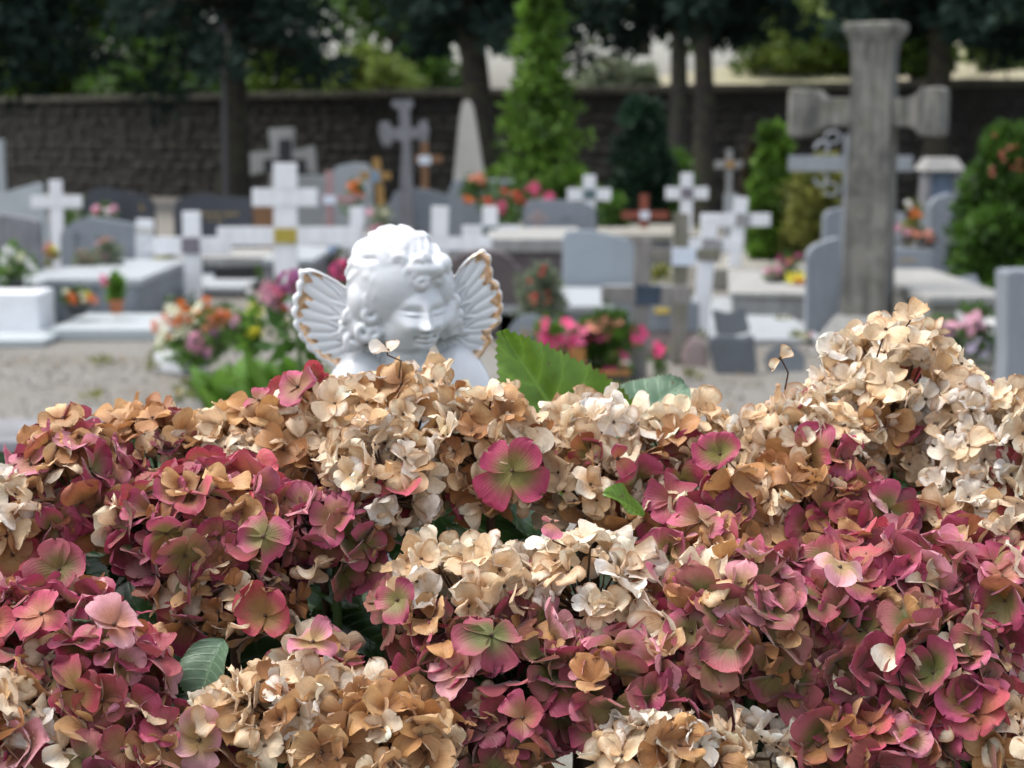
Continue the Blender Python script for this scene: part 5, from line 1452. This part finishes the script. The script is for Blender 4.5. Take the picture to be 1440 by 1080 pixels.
def hydrangea():
    g = np.random.default_rng(3)
    root = empty('hydrangea_bush', (0, .98, 0), 'big hydrangea bush with faded cream and wine pink flower heads filling the foreground', 'hydrangea')
    O = np.array((0, .98, 0))
    FL = []     # (head index, world matrix 3x3, location, kind, size, npet)
    heads = []
    for hi, (px, py, rw, rh, D, top, low) in enumerate(HEADS):
        if 'P' in top and len(top) > 3: top = top + top + 'TLCT'
        if 'P' in low: low = low + low + 'TGGC' + ('GGK' if px > 650 and py > 820 else '')
        c = np.array(P(px, py, D)); m_ = D / F
        if set(low) <= set('CWT') and 500 < py < 1000: low = low + low + 'PR'
        a, b_, c_ = rw * m_ * .84, min(rw, rh * 1.1) * m_ * .8, rh * m_ * .80
        heads.append((c, a, b_, c_))
        area = 4 * math.pi * ((a * b_) ** 1.6 / 3 + (a * c_) ** 1.6 / 3 + (b_ * c_) ** 1.6 / 3) ** (1 / 1.6)
        dense = .000175 if set(top + low) & set('PGLRK') else .000125
        n = int(area / dense)
        n = max(18, n)
        for i in range(n):
            z = 1 - 2 * (i + .5) / n; th = i * 2.39996 + hi
            rr = math.sqrt(1 - z * z)
            d = np.array([rr * math.cos(th), rr * math.sin(th), z]) + g.normal(0, .10, 3)
            d /= np.linalg.norm(d)
            if d[1] > .8 and d[2] < .3: continue
            if d[2] < -.75: continue
            mix = top if (d[2] + g.normal(0, .25)) > .12 else low
            kd = mix[g.integers(len(mix))]
            jit = g.normal(0, .08)
            p = c + d * np.array([a, b_, c_]) * (1 + jit)
            nrm = d / np.array([a, b_, c_]); nrm /= np.linalg.norm(nrm)
            FL.append((hi, p, nrm, kd))
    # single florets that stand out in the photograph
    SP = [(720, 662, .985, 'S', 1.2, (-.05, -1, .15), 4), (1012, 640, 1.0, 'S', .95, (-.2, -1, .5), 4), (868, 645, 1.0, 'R', .6, (.3, -1, .2), 2), (985, 735, .96, 'P', .95, (-.2, -1, .5), 4),
          (1045, 905, .90, 'G', 1.05, (-.4, -.7, .8), 4), (1110, 850, .91, 'G', 1.0, (.3, -.6, .9), 4), (775, 735, .93, 'L', .75, (.5, -.6, .9), 2), (370, 755, .93, 'P', .9, (.1, -1, .4), 4),
          (85, 800, .93, 'G', 1.0, (-.2, -1, .1), 4), (260, 780, .95, 'G', .95, (.4, -.7, -.5), 4), (560, 845, .87, 'P', .8, (-.3, -1, .5), 3), (690, 895, .89, 'G', .95, (.3, -.7, .8), 4), (735, 1010, .86, 'P', .9, (0, -1, .4), 3),
          (440, 905, .89, 'L', .8, (.1, -.5, 1), 4), (420, 545, 1.05, 'P', .9, (-.5, -.8, .6), 4), (365, 565, 1.05, 'P', .7, (-.4, -.6, .9), 3), (215, 590, 1.03, 'T', .9, (.0, -.6, 1), 4), (90, 590, 1.03, 'T', .9, (-.5, -.6, 1), 4),
          (1225, 1020, .86, 'R', .85, (-.6, -.5, .9), 4), (60, 865, .89, 'R', .9, (-.5, -.6, .8), 4), (160, 880, .86, 'L', .9, (.3, -.7, .8), 4),
          (1098, 505, .99, 'C', .62, (-.6, -1, .5), 2), (1180, 800, .88, 'L', .85, (.3, -.6, .9), 4), (975, 825, .9, 'T', .9, (.0, -1, .3), 3), (545, 496, 1.02, 'W', .7, (.2, -.4, 1), 2), (1245, 465, 1.0, 'C', .9, (0, -.9, .8), 4), (1280, 450, 1.0, 'C', .8, (0, -.8, .9), 3)]
    sp_start = len(FL)
    for (px, py, D, kd, sz, nr, npet) in SP:
        nn = np.array(nr, float); pp = np.array(P(px, py, D)); FL.append((int(np.argmin([np.linalg.norm(h_[0] - pp) for h_ in heads])), pp, nn / np.linalg.norm(nn), kd))
    kinds = [f[3] for f in FL]
    npets = [int(g.choice([4, 4, 4, 5, 3])) for _ in FL]
    sizes = [float(g.uniform(.68, 1.14)) for _ in FL]
    for i, q in enumerate(SP):
        npets[sp_start + i] = q[6]; sizes[sp_start + i] = q[4]
    geo = florets_np(kinds, npets, sizes, 21)
    mats = []
    allV = []
    for i, (hi, p, nrm, kd) in enumerate(FL):
        special = i >= sp_start
        dev = .15 if special else (.65 if kd in 'CWT' else .58)
        zax = nrm + (0 if special else 1) * g.normal(0, dev, 3) + np.array([0, 0, .15])
        zax /= np.linalg.norm(zax)
        ref = np.array([1, 0, 0]) if abs(zax[0]) < .8 else np.array([0, 1, 0])
        xa = np.cross(ref, zax); xa /= np.linalg.norm(xa); ya = np.cross(zax, xa)
        Rm = np.stack([xa, ya, zax], 1)
        mats.append((Rm, p))
        allV.append(geo[i][0] @ Rm.T + p)
    # which florets show largest: rays through the picture
    off = 0; Vl, Fl, owner = [], [], []
    for i, V in enumerate(allV):
        q = sepal_faces(npets[i]) + off
        Vl.append(V); Fl.append(q); owner.append(np.full(len(q), i)); off += len(V)
    VV = np.concatenate(Vl); FF = np.concatenate(Fl); owner = np.concatenate(owner)
    bvh = BVHTree.FromPolygons(VV.tolist(), FF.tolist())
    cnt = np.zeros(len(FL), int)
    eye = Vector((0, 0, CAMZ))
    for py in range(430, 1080, 7):
        for px in range(2, 1440, 7):
            d = (P(px, py, 1.0) - eye).normalized()
            h = bvh.ray_cast(eye, d, 3.0)
            if h[2] is not None: cnt[owner[h[2]]] += 1
    order = np.argsort(-cnt)
    singles = set(order[:300].tolist())
    print('florets', len(FL), 'seen', int((cnt > 0).sum()), 'sepal quads', len(FF))
    # head objects: stalk and pedicels
    ho = []
    for hi, (c, a, b_, c_) in enumerate(heads):
        parts = []
        base = np.array((c[0] * .55 + g.normal(0, .03), c[1] + .05 + g.uniform(0, .12), .0))
        cb = c - (0, -.01, c_ * .5)
        parts.append(tube_np([base, (base * .5 + cb * .5) + (0, .02, 0), cb - (0, 0, .05), cb], [.006, .0045, .0032, .003], 6))
        ids = [i for i, f in enumerate(FL) if f[0] == hi and i < sp_start][::2] + [i for i in range(sp_start, len(FL)) if FL[i][0] == hi]
        for i in ids:
            p = FL[i][1]
            if i < sp_start:
                parts.append(tube_np([cb, cb * .45 + p * .55 + g.normal(0, .003, 3), p - FL[i][2] * .001], [.0013, .0008, .0006], 4))
            else:
                q = cb - p; q = p + q / np.linalg.norm(q) * .017 + np.array((.004, .012, -.004))
                parts.append(tube_np([q, (p + q) / 2 + g.normal(0, .0015, 3), p - FL[i][2] * .0015, p], [.0006, .0005, .0005, .0006], 5))
        V, Q_ = merge(parts)
        dry = (HEADS[hi][5] + HEADS[hi][6]).count('C') + (HEADS[hi][5] + HEADS[hi][6]).count('T') > 3
        o = link('flower_head', mesh_np('flower_head', V - O, Q_), STALK_DRY if dry else LF_STEM, root)
        ho.append(o)
    rest = {}
    V0, F0, C0, U0, off = [], [], [], [], 0
    centre_me = None
    for i in range(len(FL)):
        V, col, uvr = geo[i]; Rm, p = mats[i]
        fc = sepal_faces(npets[i])
        if i in singles:
            me = mesh_np('floret', V, fc, {'col': col, 'uvr': uvr})
            parent = ho[FL[i][0]]
            o = link('floret', me, PETAL, parent)
            M4 = Matrix([[*Rm[r], (p - O)[r]] for r in range(3)] + [[0, 0, 0, 1]])
            o.matrix_local = M4
        else:
            V0.append(V @ Rm.T + p - O); F0.append(fc + off); C0.append(col); U0.append(uvr); off += len(V)
    o = link('florets', mesh_np('florets', np.concatenate(V0), np.concatenate(F0), {'col': np.concatenate(C0), 'uvr': np.concatenate(U0)}), PETAL, root)
    o['kind'] = 'stuff'
    # tiny green or brown hearts of the florets, joined
    parts = []
    for i in range(len(FL)):
        if cnt[i] < 1: continue
        Rm, p = mats[i]
        q = p + Rm[:, 2] * .0015
        V = np.array([(1, 0, 0), (0, 1, 0), (-1, 0, 0), (0, -1, 0), (0, 0, 1.2), (0, 0, -1)]) * .0014 @ Rm.T + q - O
        parts.append((V, np.array([(0, 1, 4), (1, 2, 4), (2, 3, 4), (3, 0, 4), (1, 0, 5), (2, 1, 5), (3, 2, 5), (0, 3, 5)])))
    V, Q_ = merge(parts)
    o = link('floret_hearts', mesh_np('hearts', V, Q_), STALK_DRY, root); o['kind'] = 'stuff'
    # big leaves
    def place_leaf(base, direction, normal, L, W, mat, seed, fold=.25, curl=.5, pw=.82):
        V, Q_, uvr = leaf_np(L, W, seed, fold, curl, pw=pw)
        x = Vector(direction).normalized(); z = Vector(normal); z = (z - x * z.dot(x)).normalized(); y = z.cross(x)
        me = mesh_np('leaf', V, Q_, {'uvr': uvr})
        o = link('leaf', me, mat, root)
        b = Vector(base) - Vector(O)
        o.matrix_local = Matrix(((x.x, y.x, z.x, b.x), (x.y, y.y, z.y, b.y), (x.z, y.z, z.z, b.z), (0, 0, 0, 1)))
        return o
    # the bright leaf beside the cherub: tip up at (720, 478), stem down to the right behind the cream head
    b0 = P(868, 722, 1.15); t0 = P(715, 470, 1.13)
    d = t0 - b0
    place_leaf(b0, d, Vector((.10, -.9, .42)), d.length * 1.02, d.length * .29, LEAFM, 4, .36, .16, pw=.66)
    b0 = P(855, 632, 1.13); t0 = P(962, 526, 1.16)
    d = t0 - b0
    place_leaf(b0, d, Vector((-.2, -.75, .62)), d.length, d.length * .34, LEAFB, 5, .15, .25)
    place_leaf(P(905, 725, .985), P(850, 685, .97) - P(905, 725, .985), (0, -.6, 1), .032, .011, LEAFM, 9, .3, .2)
    place_leaf(P(315, 900, .93), P(255, 985, .90) - P(315, 900, .93), (-.5, -.8, .5), .042, .017, LEAFB, 12, .5, .9)
    place_leaf(P(175, 945, .93), P(100, 850, .90) - P(175, 945, .93), (-.3, -.3, 1), .055, .02, LEAFB, 14, .35, .2)  # pale leaf: the sky's reflection on it is put into its colour
    # leafy inside of the bush
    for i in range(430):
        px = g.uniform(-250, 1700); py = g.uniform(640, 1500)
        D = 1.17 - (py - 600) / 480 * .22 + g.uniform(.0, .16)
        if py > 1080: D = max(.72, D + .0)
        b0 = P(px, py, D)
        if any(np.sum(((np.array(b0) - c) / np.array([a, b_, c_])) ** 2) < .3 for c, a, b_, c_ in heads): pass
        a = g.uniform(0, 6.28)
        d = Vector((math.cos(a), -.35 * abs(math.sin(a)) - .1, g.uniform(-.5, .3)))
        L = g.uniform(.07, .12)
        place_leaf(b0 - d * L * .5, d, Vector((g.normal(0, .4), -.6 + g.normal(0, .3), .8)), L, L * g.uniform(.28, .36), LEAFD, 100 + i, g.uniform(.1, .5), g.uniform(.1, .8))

hydrangea()
